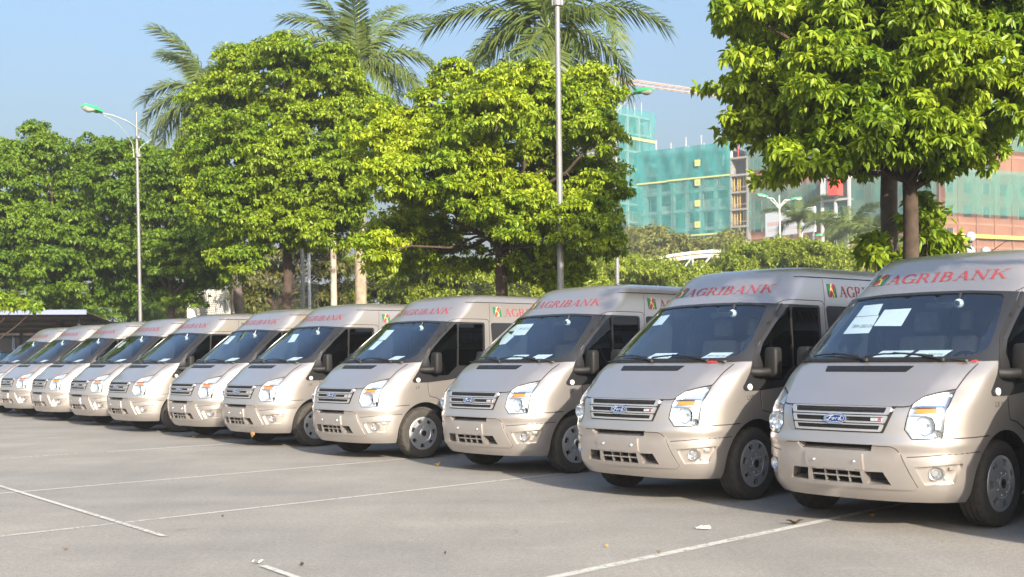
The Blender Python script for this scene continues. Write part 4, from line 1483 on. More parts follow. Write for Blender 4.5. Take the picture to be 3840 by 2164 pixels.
def tree(name, label, base, Y, fork_px, lobes_px, mat, n_clumps, clump_r, per, leaves, L, W, trunk_r, depth=1.0, droop=.55, bark='bark', group='trees planted behind the vans', stub=None):
    """lobes as (u, v, radius) in the survey's pixels at the tree's own distance, each with its own depth offset"""
    k = 4521.5 / (3840 / 2576.)
    fork = at(fork_px[0], fork_px[1], Y)
    b = Vector((base[0], base[1], .05))
    root = empty(name, b)
    lobes = []
    rx = [l[2] for l in lobes_px]
    cu = sum(l[0] for l in lobes_px) / len(lobes_px)
    half = max(abs(l[0] - cu) + l[2] for l in lobes_px) * Y / k * depth
    for l in lobes_px:
        u, v, r = l[:3]
        r = r * Y / k
        dy = l[3] if len(l) > 3 else random.uniform(-1, 1) * max(half - r, 0) * .85
        c = at(u, v, Y + dy)
        lobes.append((np.array(c), np.array((r, r, r * .92))))
    cr, P = foliage('crown', mat, root, lobes, n_clumps, clump_r, per, leaves, L, W, droop, origin=b, oval=(Y < 20))
    mb = MB()
    pts = limb(mb, b, fork, trunk_r * 1.15, trunk_r * .85, .02, 8, 12)
    top = max(lobes, key=lambda q: q[0][2])
    ends = []
    for c, r in lobes:
        c = Vector(c)
        m = fork.lerp(c, .55) + Vector((0, 0, .25 * r[0]))
        ps = limb(mb, fork - Vector((0, 0, random.uniform(0, .35))), c, trunk_r * (.5 if c.z > fork.z + .4 else .22), trunk_r * .14, .14, 6, 6)
        ends.append((c, r, ps))
    order = rng.permutation(len(P))[:60]
    for i in order:
        p = Vector(P[i])
        best = min(((q - p).length, q) for e in ends for q in e[2][2:])
        if best[0] < 2.5: limb(mb, best[1], p, trunk_r * .13, .008, .12, 4, 5)
    if stub:
        a = at(stub[0], stub[1], Y); e = at(stub[2], stub[3], Y - .1)
        mb.tube([a, a.lerp(e, .6), e], [trunk_r * .7, trunk_r * .6, trunk_r * .55], 9)
    mb.v = [tuple(Vector(p) - b) for p in mb.v]
    mb.build('trunk', M[bark], root, angle=60)
    tag(root, label, 'tree', group)
    return root


# the tree above the two nearest vans, cut by the top of the photograph
tree('street_tree', 'fresh green tree rising behind the largest vans, its top out of the photo', (5.66, 17.0), 17.0, (2287, 430),
     [(1955, 90, 120), (1945, 290, 98), (2060, 330, 130), (2060, 90, 170), (2230, 250, 165), (2200, 40, 190), (2390, 290, 140), (2440, 90, 190), (2540, 250, 110), (2560, 30, 170),
      (2300, -160, 260), (2060, -170, 180), (2560, -180, 200), (1890, 40, 62), (2120, 410, 75), (2000, 410, 70), (2390, 390, 80), (1885, 195, 66, -.6), (2520, 340, 62, .3), (2200, 340, 125, -1.4), (2310, 350, 105, -1.2), (2120, 200, 120, -1.6), (2400, 190, 130, -1.5)],
     M['leaf_near'], 1000, .34, 16, 9, .125, .064, .118, droop=.75)
tree('street_tree', 'yellow-green round tree behind the middle vans, sawn branch stub on its trunk', (-.15, 24.0), 24.0, (1258, 590),
     [(950, 350, 85), (1010, 470, 110), (1000, 590, 80), (1110, 330, 110), (1130, 200, 52), (1150, 540, 130), (1230, 300, 120), (1270, 430, 150), (1330, 230, 80), (1260, 195, 48), (1400, 320, 130), (1490, 230, 75), (1500, 340, 68), (1500, 480, 78),
      (1430, 480, 130), (1450, 595, 85), (1350, 610, 85), (1100, 640, 70), (940, 640, 48), (1400, 670, 60), (1530, 430, 34), (1200, 660, 45), (1390, 690, 50, .8), (1440, 700, 40), (1300, 540, 110, -1.4), (1150, 450, 120, -1.5), (1030, 650, 62), (1330, 660, 62), (1470, 540, 85, -1.0)],
     M['leaf_yellow'], 1000, .34, 18, 10, .102, .058, .125, stub=(1258, 655, 1282, 636))
tree('street_tree', 'tall mid-green tree between the two white net posts and the lamp', (-5.82, 31.0), 31.0, (724, 590),
     [(560, 270, 95), (520, 390, 72), (600, 170, 75), (700, 190, 95), (820, 190, 100), (890, 300, 95), (760, 330, 140), (640, 400, 130), (800, 460, 120), (680, 510, 120), (560, 500, 85), (880, 430, 80), (850, 560, 62), (760, 580, 70), (630, 600, 70), (585, 660, 52), (880, 520, 50), (720, 120, 45), (690, 555, 62, -1.2), (770, 575, 58, -1.2), (840, 520, 70, -.8), (640, 520, 80, -1.2)],
     M['leaf_mid'], 1050, .38, 18, 10, .110, .060, .135)
tree('street_tree', 'deep green broad tree reaching the photo edge behind the lamp post', (-16.1, 43.0), 43.0, (150, 720),
     [(30, 470, 75), (70, 370, 55), (85, 325, 28), (150, 430, 85), (230, 400, 62), (290, 430, 80), (60, 560, 90), (180, 540, 110), (90, 680, 90), (220, 660, 100), (300, 560, 90), (310, 690, 70), (-60, 600, 110), (150, 760, 45), (20, 730, 50), (270, 745, 45), (60, 400, 55), (110, 375, 42), (10, 420, 60), (30, 640, 80), (140, 690, 85, -2.2), (120, 610, 85, -2.4), (200, 620, 80, -2.2), (50, 540, 80, -2.2)],
     M['leaf_deep'], 950, .46, 17, 10, .135, .072, .16)
tree('street_tree', 'deep green shaded tree standing between the lamp post and the pale wall', (-11.5, 40.5), 40.5, (430, 730),
     [(370, 430, 62), (440, 430, 55), (400, 520, 90), (470, 520, 75), (360, 620, 80), (450, 640, 100), (540, 610, 65), (520, 690, 60), (380, 720, 60), (460, 745, 45), (320, 500, 60), (330, 380, 36)],
     M['leaf_deep'], 780, .44, 17, 10, .125, .068, .14)


# a tree beside the photographer, out of the picture, that shades the upper flanks of the nearer vans
tree('street_tree', 'tree outside the photo whose shade falls on the nearer vans', (7.2, 5.2), 6.0, (4800, -300),
     [(4300, -1380, 560), (4750, -1500, 600), (4600, -1050, 520), (4950, -1150, 560), (5200, -1500, 600), (4350, -850, 330)],
     M['leaf_near'], 300, .34, 12, 8, .15, .065, .118)


# layered fine-leaved trees and bushes further back
def far_tree(name, label, uv, Y, trunk, lobes_px, mat, n_clumps, clump_r, per, L=.22, W=.10, bark='bark', flat=.45, group='leafy trees beyond the net'):
    k = 4521.5 / (3840 / 2576.)
    g = at(trunk[0], trunk[1], Y); b = Vector((g.x, g.y, .03))
    root = empty(name, b)
    lobes = []
    for l in lobes_px:
        r = l[2] * Y / k
        c = at(l[0], l[1], Y + random.uniform(-1, 1) * 2.5)
        lobes.append((np.array(c), np.array((r, r * 1.1, r * (l[3] if len(l) > 3 else flat)))))
    foliage('crown', mat, root, lobes, n_clumps, clump_r, per, 7, L, W, .2, origin=b)
    mb = MB()
    fork = Vector((g.x, g.y, max(1.2, g.z)))
    limb(mb, b, fork, .20, .15, .03, 6, 8)
    for c, r in lobes: limb(mb, fork, Vector(c), .09, .025, .15, 5, 5)
    mb.v = [tuple(Vector(p) - b) for p in mb.v]
    mb.build('trunk', M[bark], root, angle=60)
    return tag(root, label, 'tree', group)


far_tree('acacia_tree', 'layered green tree behind the pale trunk and the brown palm trunk', None, 52, (1010, 760), [(930, 670, 70), (1000, 700, 90), (1080, 690, 90), (940, 740, 80), (1060, 750, 90), (1150, 720, 90), (1130, 770, 80)], M['leaf_layer'], 230, .75, 16)
far_tree('acacia_tree', 'layered green tree seen under the yellow-green tree', None, 56, (1300, 770), [(1230, 690, 80), (1320, 680, 90), (1420, 690, 80), (1260, 740, 90), (1370, 740, 90), (1470, 730, 80)], M['leaf_layer'], 230, .75, 16)
far_tree('acacia_tree', 'bright flat-topped tree around the foot of the bare grey lamp pole', None, 60, (1560, 740), [(1480, 690, 70), (1560, 680, 80), (1640, 690, 80), (1520, 730, 80), (1620, 725, 90), (1700, 710, 70), (1740, 690, 50)], M['leaf_layer'], 240, .8, 16)
far_tree('acacia_tree', 'wide flat-topped bright tree above the van with red tape', None, 62, (1980, 720), [(1840, 680, 60), (1900, 650, 75), (1980, 640, 80), (2060, 645, 80), (2120, 665, 60), (1880, 700, 90), (2000, 690, 100), (2100, 700, 70), (1790, 710, 50)], M['leaf_layer'], 300, .8, 16, flat=.5)
far_tree('acacia_tree', 'olive bushy tree before the green-netted building', None, 110, (1640, 640), [(1590, 610, 45), (1640, 615, 60), (1700, 630, 55), (1760, 640, 50), (1600, 650, 60), (1820, 625, 40), (1840, 605, 25)], M['leaf_olive'], 260, 1.3, 15, .42, .2, flat=.6)
far_tree('acacia_tree', 'sparse rusty tree behind the white net posts', None, 48, (690, 770), [(640, 640, 50), (690, 690, 60), (760, 640, 60), (830, 680, 60), (650, 740, 55), (720, 740, 50), (800, 745, 60), (850, 620, 50), (880, 720, 45), (620, 700, 30)], M['leaf_rust'], 150, .6, 13, .2, .09)
far_tree('bush', 'grey-green bush mass standing behind the right-hand trunk', None, 66, (2290, 720), [(2190, 650, 50), (2260, 660, 60), (2340, 670, 60), (2420, 680, 50)], M['leaf_olive'], 120, .8, 14, flat=.8)
# low sprays sprouting from the near trunk and pale leaves over the carport
def spray(label, Y, lobes_px, mat, n, base):
    k = 4521.5 / (3840 / 2576.)
    b = Vector(base); root = empty('sapling', b); lobes = []
    for u, v, r in lobes_px:
        c = at(u, v, Y + random.uniform(-.4, .4)); rr = r * Y / k
        lobes.append((np.array(c), np.array((rr, rr, rr * .7))))
    foliage('crown', mat, root, lobes, n, .26, 7, 7, .19, .08, .35, origin=b)
    mb = MB()
    top = Vector(lobes[0][0])
    for c, r in lobes: limb(mb, b, Vector(c), .035, .010, .06, 5, 5)
    mb.v = [tuple(Vector(p) - b) for p in mb.v]
    mb.build('trunk', M['bark'], root, angle=60)
    tag(root, label, 'young tree')
spray('leafy sapling whose sprays flank the brown trunk behind the largest van', 18.4, [(2190, 612, 18), (2200, 640, 22), (2320, 515, 20), (2330, 590, 22), (2368, 612, 24), (2260, 655, 16), (2325, 642, 22), (2345, 540, 16), (2300, 560, 14)], M['leaf_mid'], 34, (6.15, 18.5, .1))
spray('light green branch tips hanging before the carport roof', 37.0, [(-5, 760, 32), (45, 768, 20), (90, 774, 13)], M['leaf_near'], 24, (-18.2, 37.5, .1))


# ------------------------------------------------------------------ royal palms: each frond a part of its own
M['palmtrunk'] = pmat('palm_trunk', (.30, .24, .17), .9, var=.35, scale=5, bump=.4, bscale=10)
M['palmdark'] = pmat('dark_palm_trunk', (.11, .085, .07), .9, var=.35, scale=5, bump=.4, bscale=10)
M['palmpale'] = pmat('pale_post_bark', (.46, .37, .29), .9, var=.2, scale=5, bump=.3, bscale=10)
M['crownshaft'] = pmat('palm_crownshaft', (.16, .24, .05), .55, var=.25, scale=4)
M['frond'] = leaf_mat('palm_fronds', (.060, .110, .022), (.170, .200, .050), .3, .4, .45, 1.5)
M['spear'] = pmat('palm_spear', (.45, .48, .12), .6)


def frond_mesh(Lf, droop, seed, leaflet=.70, pairs=84):
    r3 = np.random.default_rng(seed)
    n = 26; P = [Vector((0, 0, 0))]; el = R(0); ang = R(8)
    st = Lf / n
    T = []
    for i in range(n):
        t = i / n
        a = -droop * (t ** 1.5)
        d = Vector((math.cos(a), 0, math.sin(a)))
        T.append(d); P.append(P[-1] + d * st)
    mb = MB()
    mb.tube(P, [.035 * (1 - .88 * i / n) + .003 for i in range(n + 1)], 5)
    for i in range(pairs):
        t = .10 + .90 * i / pairs
        f = t * n; k = min(int(f), n - 1); p = P[k].lerp(P[k + 1], f - k); d = T[k]
        up = Vector((-d.z, 0, d.x))
        ll = leaflet * (.45 + .75 * math.sin(math.pi * min(.98, .12 + .80 * t)) ** .7) * r3.uniform(.85, 1.15)
        for s in (1, -1):
            lift = r3.uniform(-.25, .55)
            dir_ = (Vector((0, s, 0)) * .95 + d * (.35 + .55 * t) + up * lift).normalized()
            side = d * .5 + up * .3
            w = .030 * r3.uniform(.8, 1.2)
            m = p + dir_ * ll * .5 + Vector((0, 0, -.10 * ll))
            e = p + dir_ * ll * .80 + Vector((0, 0, -.55 * ll))
            sd = d.normalized() * w
            mb.add([p - sd * .5, p + sd * .5, m + sd, m - sd, e], [(0, 1, 2, 3), (3, 2, 4)])
    return mb.mesh('frond', M['frond'], False)


FR = [frond_mesh(3.4, R(75), 1), frond_mesh(3.2, R(105), 2), frond_mesh(3.5, R(55), 3), frond_mesh(2.9, R(125), 4)]


def palm(label, heart_px, Y, trunk_px, r0, fronds, scale=1.0, trunk_mat='palmtrunk', shaft=1.3, spear=None, group='royal palms rising behind the round trees', name='royal_palm'):
    h = at(heart_px[0], heart_px[1], Y); g = at(trunk_px[0], trunk_px[1], Y)
    dx = (g.x - h.x) / max(h.z - g.z, .1) * g.z
    b = Vector((g.x + dx, Y, .03))
    root = empty(name, b)
    H = h - b
    mb = MB()
    n = 22
    pts = [H * (i / n) * ((H.z - shaft) / H.z) for i in range(n + 1)]
    rad = [r0 * (1.12 + .15 * math.sin(math.pi * i / n * 1.2) - .25 * i / n + (.012 if i % 2 else 0)) for i in range(n + 1)]
    mb.tube(pts, rad, 14)
    mb.build('trunk', M[trunk_mat], root, angle=60)
    mb = MB(); a = pts[-1]
    mb.tube([a, a.lerp(H, .15), a.lerp(H, .5), H + Vector((0, 0, .1))], [r0 * .92, r0 * 1.05, r0 * .75, r0 * .35], 12)
    mb.build('crownshaft', M['crownshaft'], root)
    if spear:
        mb = MB(); mb.tube([H, H + Vector((.02, 0, spear))], [.035, .008], 6); mb.build('spear_leaf', M['spear'], root)
    for k, (az, el, var) in enumerate(fronds):
        o = mesh_obj('frond', FR[var], root)
        o.location = H - Vector((0, 0, .05)); o.rotation_euler = (0, R(-el), R(az)); o.rotation_mode = 'XYZ'
        o.scale = (scale,) * 3
    return tag(root, label, 'palm tree', group)


palm('royal palm with wide fronds directly behind the tall bare pole', (1378, 66), 31, (1385, 560), .14,
     [(178, 28, 0), (5, 30, 0), (200, 52, 1), (-15, 55, 1), (168, 5, 1), (15, 2, 1), (195, -28, 0), (-25, -22, 1), (100, 60, 2), (250, 58, 2), (150, 66, 2), (40, 68, 2), (130, 30, 1), (310, 20, 1), (250, -15, 1), (285, -35, 3), (75, 25, 1)], .98, shaft=1.5)
palm('royal palm with a yellow spear leaf above the tall mid-green tree', (902, 165), 40, (907, 700), .165,
     [(170, 62, 0), (10, 60, 0), (195, 72, 2), (-10, 30, 1), (20, 5, 1), (-30, 8, 1), (160, 40, 1), (205, 38, 0), (60, 70, 2), (270, 65, 2), (330, -12, 3), (180, 15, 1), (100, 40, 1), (250, 20, 1)], 1.0, spear=2.4)
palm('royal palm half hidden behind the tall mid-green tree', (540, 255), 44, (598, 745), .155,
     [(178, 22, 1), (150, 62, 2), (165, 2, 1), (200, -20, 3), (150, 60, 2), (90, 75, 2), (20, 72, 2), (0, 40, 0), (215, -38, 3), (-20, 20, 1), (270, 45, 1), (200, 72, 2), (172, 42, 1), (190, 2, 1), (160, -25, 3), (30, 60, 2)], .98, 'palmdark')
palm('small hazy palm beside the billboard', (2010, 560), 95, (2015, 640), .2, [(i * 40, 30 + 20 * (i % 3), i % 4) for i in range(10)], .95, shaft=.5, group='distant palms before the buildings')
palm('grey-green distant palm beyond the bright flat tree', (2140, 575), 88, (2150, 680), .2, [(i * 36 + 10, 10 + 22 * (i % 3), i % 4) for i in range(12)], 1.1, shaft=.5, group='distant palms before the buildings')
palm('drooping grey palm just behind the dim trunk', (2200, 590), 80, (2160, 690), .2, [(i * 33 + 5, 5 + 20 * (i % 3), i % 4) for i in range(12)], 1.0, shaft=.5, group='distant palms before the buildings')

def bare_trunk(label, u, v0, v1, Y, r, mat, name='tree_trunk', cat='trunk'):
    a = at(u[0], v0, Y); c = at(u[1], v1, Y); b = Vector((c.x, Y, .03))
    mb = MB(); n = 12
    pts = [Vector((0, 0, 0)).lerp(a - b, i / n) + Vector((random.uniform(-.01, .01), 0, 0)) for i in range(n + 1)]
    mb.tube(pts, [r * (1.06 - .12 * i / n + (.03 if i % 3 == 0 else 0)) for i in range(n + 1)], 14)
    o = mb.build(name, M[mat], angle=60); o.location = b
    return tag(o, label, cat)
bare_trunk('pale smooth trunk standing between the thin net posts and the brown palm', (837, 840), 500, 770, 38, .098, 'palmpale')
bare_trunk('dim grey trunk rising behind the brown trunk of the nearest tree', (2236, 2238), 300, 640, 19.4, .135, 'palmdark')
bare_trunk('slim brown pole beside the pale wall', (583, 583), 690, 790, 43, .05, 'palmtrunk', 'wooden_pole', 'pole')

far_tree('bush', 'dark hedge-like bush behind the far vans and pale wall', None, 60, (200, 800), [(-60, 790, 70), (40, 785, 70), (150, 780, 70), (260, 780, 70), (350, 775, 60)], M['leaf_deep'], 170, .8, 14, flat=.8)
far_tree('bush', 'olive bush mass low behind the brown trunks', None, 64, (660, 790), [(420, 780, 60), (600, 770, 60), (680, 765, 60), (770, 770, 60), (860, 765, 60)], M['leaf_olive'], 190, .8, 14, flat=.8)

# ------------------------------------------------------------------ lamp posts
M['galv'] = pmat('galvanised_steel', (.20, .20, .205), .5, .2, var=.12, scale=3)
M['galv_white'] = pmat('white_painted_pole', (.52, .53, .54), .5, .1, var=.1, scale=3)
M['lampgreen'] = pmat('green_lamp_shell', (.05, .42, .16), .35, 0, .4)
M['lampglass'] = pmat('lamp_bowl', (.42, .42, .38), .2, 0, .5)
M['armgrey'] = pmat('lamp_arm_paint', (.46, .50, .46), .5)


def lamp_head(parent, root_loc, tip, d, size=.62):
    """green shell with a glass bowl under it; tip is where the arm enters, d points outwards"""
    d = Vector(d).normalized(); up = Vector((0, 0, 1)); s = d.cross(up).normalized(); n = s.cross(d)
    mb = MB(); bl = MB()
    N, K = 12, 14
    def sec(t): return (.070 + .085 * math.sin(math.pi * min(1, .18 + .75 * t)) ** .8) * size / .62
    for i in range(N + 1):
        t = i / N; r = sec(t) * (1 if t < .92 else .75)
        for k in range(K + 1):
            an = math.pi * k / K
            p = tip + d * (t * size) + s * (math.cos(an) * r) + n * (math.sin(an) * r * .85)
            mb.v.append(tuple(p - root_loc))
    for i in range(N):
        for k in range(K):
            a = i * (K + 1) + k; mb.f.append((a, a + 1, a + K + 2, a + K + 1)); mb.m.append(0)
    for i in (0, N):
        mb.f.append(tuple(i * (K + 1) + k for k in range(K + 1))); mb.m.append(0)
    for i in range(N):
        a = i * (K + 1); mb.f.append((a, a + K + 1, a + 2 * K + 1, a + K)); mb.m.append(0)
    o = mb.build('lamp_head', M['lampgreen'], parent)
    for i in range(N + 1):
        t = .40 + .58 * i / N; r = sec(t) * .9; dp = .85 * math.sin(math.pi * i / N) ** .6 * .13 * size / .62
        for k in range(K + 1):
            an = math.pi * k / K
            p = tip + d * (t * size) + s * (math.cos(an) * r) - n * (math.sin(an) * dp + .002)
            bl.v.append(tuple(p - root_loc))
    for i in range(N):
        for k in range(K):
            a = i * (K + 1) + k; bl.f.append((a, a + K + 1, a + K + 2, a + 1)); bl.m.append(0)
    b = bl.build('lamp_bowl', M['lampglass'], o)


def lamp_post(label, px_top, px_bot, Y, r, arms, name='lamp_post', group=None, mat='galv'):
    a = at(px_top[0], px_top[1], Y); c = at(px_bot[0], px_bot[1], Y)
    lean = (a - c) / (a.z - c.z)
    b = Vector((c.x - lean.x * c.z, Y, 0))
    root = empty(name, b)
    top = a
    mb = MB(); mb.tube([Vector((0, 0, .02)), (top - b) * .5, top - b], [r * 1.18, r, r * .72], 14); mb.rbox((-r * 2, -r * 2, .0), (r * 2, r * 2, .03), .005)
    mb.lathe([(r * 1.9, .02), (r * 1.8, .25), (r * 1.25, .3)], 14)
    mb.build('pole', M[mat], root, angle=50)
    return root, b, top
root, b, top = lamp_post('', (343, 282), (353, 800), 36, .050, None)
tag(root, 'green-headed lamp post with a bent drooping rear arm, standing before the deep green trees', 'lamp post', 'car park lamp posts')
t0 = at(252, 284, 34.6); cr = at(343, 320, 36); en = at(381, 351, 37.2); br = at(337, 396, 35.95)
mb = MB(); mb.tube([p - b for p in (t0, at(285, 291, 35.1), at(318, 304, 35.6), cr, at(364, 335, 36.6), en)], [.019, .020, .021, .021, .020, .018], 8); mb.build('lamp_arm', M['armgrey'], root)
mb = MB(); mb.tube([p - b for p in (at(262, 290, 34.7), at(292, 308, 35.1), at(320, 338, 35.6), at(334, 365, 35.92), br)], .010, 6)
mb.tube([p - b for p in (at(381, 352, 37.2), at(362, 362, 36.6), at(350, 374, 36.1), at(349, 396, 36.05))], .010, 6); mb.build('lamp_brace', M['armgrey'], root)
mb = MB(); q = at(349, 392, 36) - b; mb.lathe([(.075, -.05), (.085, -.04), (.085, .04), (.075, .05)], 14, 'Z', 0, q); mb.build('clamp', M['galv'], root); mb = MB(); q2 = q + Vector((0, 0, .55)); mb.lathe([(.07, -.04), (.08, -.03), (.08, .03), (.07, .04)], 14, 'Z', 0, q2); mb.build('clamp', M['galv'], root)
lamp_head(root, b, t0, (at(204, 266, 34.0) - t0), .64)

root, b, top = lamp_post('', (1400, -150), (1410.5, 735), 22, .058, None)
tag(root, 'tall bare grey pole in front of the yellow-green tree, top out of the photo', 'lamp post', 'car park lamp posts')
mb = MB(); q = at(1402, 8, 22) - b; mb.lathe([(.06, -.06), (.085, -.05), (.085, .05), (.06, .06)], 14, 'Z', 0, q)
for s in (-1, 1): mb.rbox((q.x + s * .075 - .03, q.y - .03, q.z - .05), (q.x + s * .075 + .03, q.y + .03, q.z + .12), .008)
mb.build('clamp', M['galv'], root)
mb = MB()
for s in (-1, 1): mb.tube([q + Vector((s * .075, 0, .05)), q + Vector((s * .085, 0, .6)), q + Vector((s * .45, -s * .1, 1.1)), q + Vector((s * 1.1, -s * .3, 1.45))], .018, 6)
mb.tube([q + Vector((-1.25, .3, 1.6)), q + Vector((0, 0, 1.05)), q + Vector((1.25, -.3, 1.6))], .028, 8)
mb.build('lamp_arm', M['armgrey'], root)
for s in (-1, 1): lamp_head(root, b, b + q + Vector((s * 1.2, -s * .3, 1.58)), (s, -s * .25, .25), .55)

root, b, top = lamp_post('', (1547, 190), (1553, 720), 33, .056, None)
tag(root, 'lamp post half hidden by the yellow-green tree, one green head showing past its crown', 'lamp post', 'car park lamp posts')
cr = at(1548, 262, 33); t0 = at(1598, 236, 32.6)
mb = MB(); mb.tube([p - b for p in (cr, at(1570, 245, 32.8), t0)], .026, 8); mb.tube([p - b for p in (at(1546, 330, 33), at(1552, 280, 32.9), at(1585, 246, 32.7))], .015, 6); mb.build('lamp_arm', M['armgrey'], root)
lamp_head(root, b, t0, (at(1640, 227, 32.2) - t0), .58)

root, b, top = lamp_post('', (1960, 492), (1963, 640), 75, .06, None, mat='galv_white')
tag(root, 'white double-armed lamp post standing before the billboard', 'lamp post', 'street lamps beyond the trees')
mb = MB(); cr = at(1960, 512, 75)
ts = [at(1930, 497, 75), at(1990, 503, 75)]
for t in ts: mb.tube([p - b for p in (cr + Vector((0, 0, -.2)), cr.lerp(t, .5) + Vector((0, 0, .12)), t)], .035, 6)
for u in (1938, 1984): mb.tube([p - b for p in (at(1960, 525, 75), at((1960 + u) / 2, 512, 75), at(u, 502, 75))], .022, 5)
mb.build('lamp_arm', M['galv_white'], root)
for t, s in zip(ts, (-1, 1)): lamp_head(root, b, t, (s, 0, .3 if s < 0 else .12), .68)
root, b, top = lamp_post('', (2018, 582), (2019, 640), 100, .06, None, mat='galv_white')
tag(root, 'distant lamp post with a single green head beside the small palm', 'lamp post', 'street lamps beyond the trees')
mb = MB(); t0 = at(2052, 594, 99); mb.tube([p - b for p in (at(2018, 606, 100), at(2035, 601, 99.5), t0)], .035, 6); mb.build('lamp_arm', M['galv'], root)
lamp_head(root, b, t0, (1, -.2, .15), .68)

# garden lamp with milky globes
M['globe'] = pmat('milky_globe', (.42, .44, .46), .15, 0, .6)
M['darkgreen'] = pmat('dark_green_iron', (.02, .05, .045), .45)
Yg = 37.0
c0, c1, c2 = at(2441, 596, Yg), at(2439, 632, Yg - .4), at(2479, 633, Yg + .3)
b = Vector((c0.x, Yg, 0)); root = empty('globe_lamp', b)
mb = MB(); mb.tube([(0, 0, .02), (0, 0, 1.0), (0, 0, c0.z - .26)], [.09, .055, .045], 12); mb.lathe([(.16, .0), (.16, .08), (.09, .3)], 12)
mb.lathe([(.05, -.75), (.085, -.70), (.06, -.5), (.085, -.30), (.07, -.24)], 14, 'Z', 0, (0, 0, c0.z))
for c in (c1, c2, at(2405, 634, Yg)): mb.tube([(0, 0, c.z - .5), (c - b) * .5 + Vector((0, 0, (c.z - .45) * .5)), (c - b) + Vector((0, 0, -.20))], .025, 6)
mb.build('post', M['darkgreen'], root)
for c, r in ((c0, .165), (c1, .165), (c2, .15), (at(2405, 634, Yg), .14)):
    mb = MB(); mb.lathe([(max(r * math.cos(R(a)), .001), r * math.sin(R(a))) for a in range(-90, 91, 12)], 24, 'Z', 0, c - b)
    g = mb.build('globe', M['globe'], root)
    mb = MB(); mb.lathe([(r * .45, -r * .98), (r * .5, -r * .86), (r * .3, -r * 1.15)], 14, 'Z', 0, c - b); mb.build('globe_holder', M['darkgreen'], g)
tag(root, 'garden lamp with milky globes rising past the roof of the largest van', 'lamp post')

# ------------------------------------------------------------------ sports nets on thin posts
M['netcord'] = pmat('net_cord', (.16, .17, .13), .9)
M['nettan'] = pmat('tan_net_cord', (.34, .30, .20), .9)
def post(label, u, v0, v1, Y, r, mat, name='net_post'):
    a = at(u[0], v0, Y); c = at(u[1], v1, Y); b = Vector((c.x, Y, 0))
    mb = MB(); mb.tube([(0, 0, 0), (a - b) * .5, a - b], [r, r, r * .95], 12); mb.lathe([(r * 1.6, 0), (r * 1.6, .1), (r, .12)], 12)
    o = mb.build(name, M[mat], angle=50); o.location = b
    return tag(o, label, 'post')
post('bluish grey net post standing nearer the brown sawn trunk', (760, 763), 560, 780, 37, .062, 'galv')
post('white net post standing nearer the pale smooth trunk', (776, 780), 545, 780, 37.5, .050, 'galv_white')


def net(label, top, bottom, Y0, Y1, nx, nz, cord, mat='netcord', sag=.1):
    """knotted cord net: top and bottom are pixel polylines, every cord a thin tube"""
    def pol(P, t):
        f = t * (len(P) - 1); i = min(int(f), len(P) - 2); g = f - i
        u = P[i][0] * (1 - g) + P[i + 1][0] * g; v = P[i][1] * (1 - g) + P[i + 1][1] * g
        return at(u, v, Y0 + (Y1 - Y0) * t)
    mb = MB(); G = []
    for i in range(nx + 1):
        a, c = pol(top, i / nx), pol(bottom, i / nx)
        col = []
        for j in range(nz + 1):
            p = a.lerp(c, j / nz); p.y += .15 * math.sin(3.1 * i / nx * 3 + j * .4) * (j / nz); p.x += .02 * math.sin(j * 1.3 + i)
            col.append(p)
        G.append(col)
    for i in range(nx + 1): mb.tube(G[i], cord if 0 < i < nx else cord * 1.6, 3, cap=False)
    for j in range(nz + 1): mb.tube([G[i][j] for i in range(nx + 1)], cord if j else cord * 2.2, 3, cap=False)
    o = mb.build('sports_net', M[mat], smooth=False)
    return tag(o, label, 'net', 'sports nets behind the vans')
net('dark cord net hanging before the pale wall', [(470, 727), (505, 728), (540, 727), (570, 724)], [(492, 792), (515, 815), (545, 815), (570, 810)], 45, 45, 20, 18, .010)
net('fine net stretched behind the sawn brown trunk', [(688, 716), (725, 705), (765, 700), (800, 712)], [(684, 790), (730, 790), (765, 790), (800, 790)], 39.5, 39, 26, 20, .007, 'netcord')
net('sagging tan net beside the trunk of the yellow-green tree', [(1170, 706), (1200, 720), (1235, 714), (1262, 700), (1290, 708), (1330, 726)], [(1170, 765), (1200, 770), (1240, 770), (1270, 770), (1300, 770), (1335, 770)], 28, 27, 20, 7, .008, 'nettan')

# ------------------------------------------------------------------ carport, pale wall and blue shed
M['roofwhite'] = pmat('pale_roof_edge', (.20, .23, .33), .5)
M['roofunder'] = pmat('brown_roof_sheet', (.17, .125, .10), .8, var=.25, scale=2)
M['steeldark'] = pmat('dark_steel', (.03, .03, .035), .6)
M['wallpale'] = pmat('pale_wall_render', (.62, .60, .56), .9, var=.12, scale=.8)
M['bluewall'] = pmat('blue_sheet_wall', (.05, .16, .27), .7, var=.3, scale=1.5)
root = empty('carport', (-17.5, 41, 0))
def local(p, r=root): return tuple(Vector(p) - r.location)
e1 = at(217, 779, 40); e0 = at(-260, 781, 40)
bz = at(150, 834, 46.0)
mb = MB(); th = at(217, 779, 40).z - at(217, 791, 40).z
mb.add([local(p) for p in (e0, e1, e1 - Vector((0, 0, th)), e0 - Vector((0, 0, th)), e0 + Vector((0, .06, 0)), e1 + Vector((0, .06, 0)), e1 + Vector((0, .06, -th)), e0 + Vector((0, .06, -th)))],
       [(0, 3, 2, 1), (4, 5, 6, 7), (0, 1, 5, 4), (1, 2, 6, 5), (2, 3, 7, 6), (3, 0, 4, 7)])
mb.build('roof_edge', M['roofwhite'], root, smooth=False)
nrib = 150; top = []; bot = []
f0, f1 = e0 - Vector((0, -.07, th * .6)), e1 - Vector((0, -.07, th * .6))
b0, b1 = Vector((e0.x, 46, bz.z)), Vector((e1.x - .3, 46, bz.z))
V, Fq = [], []
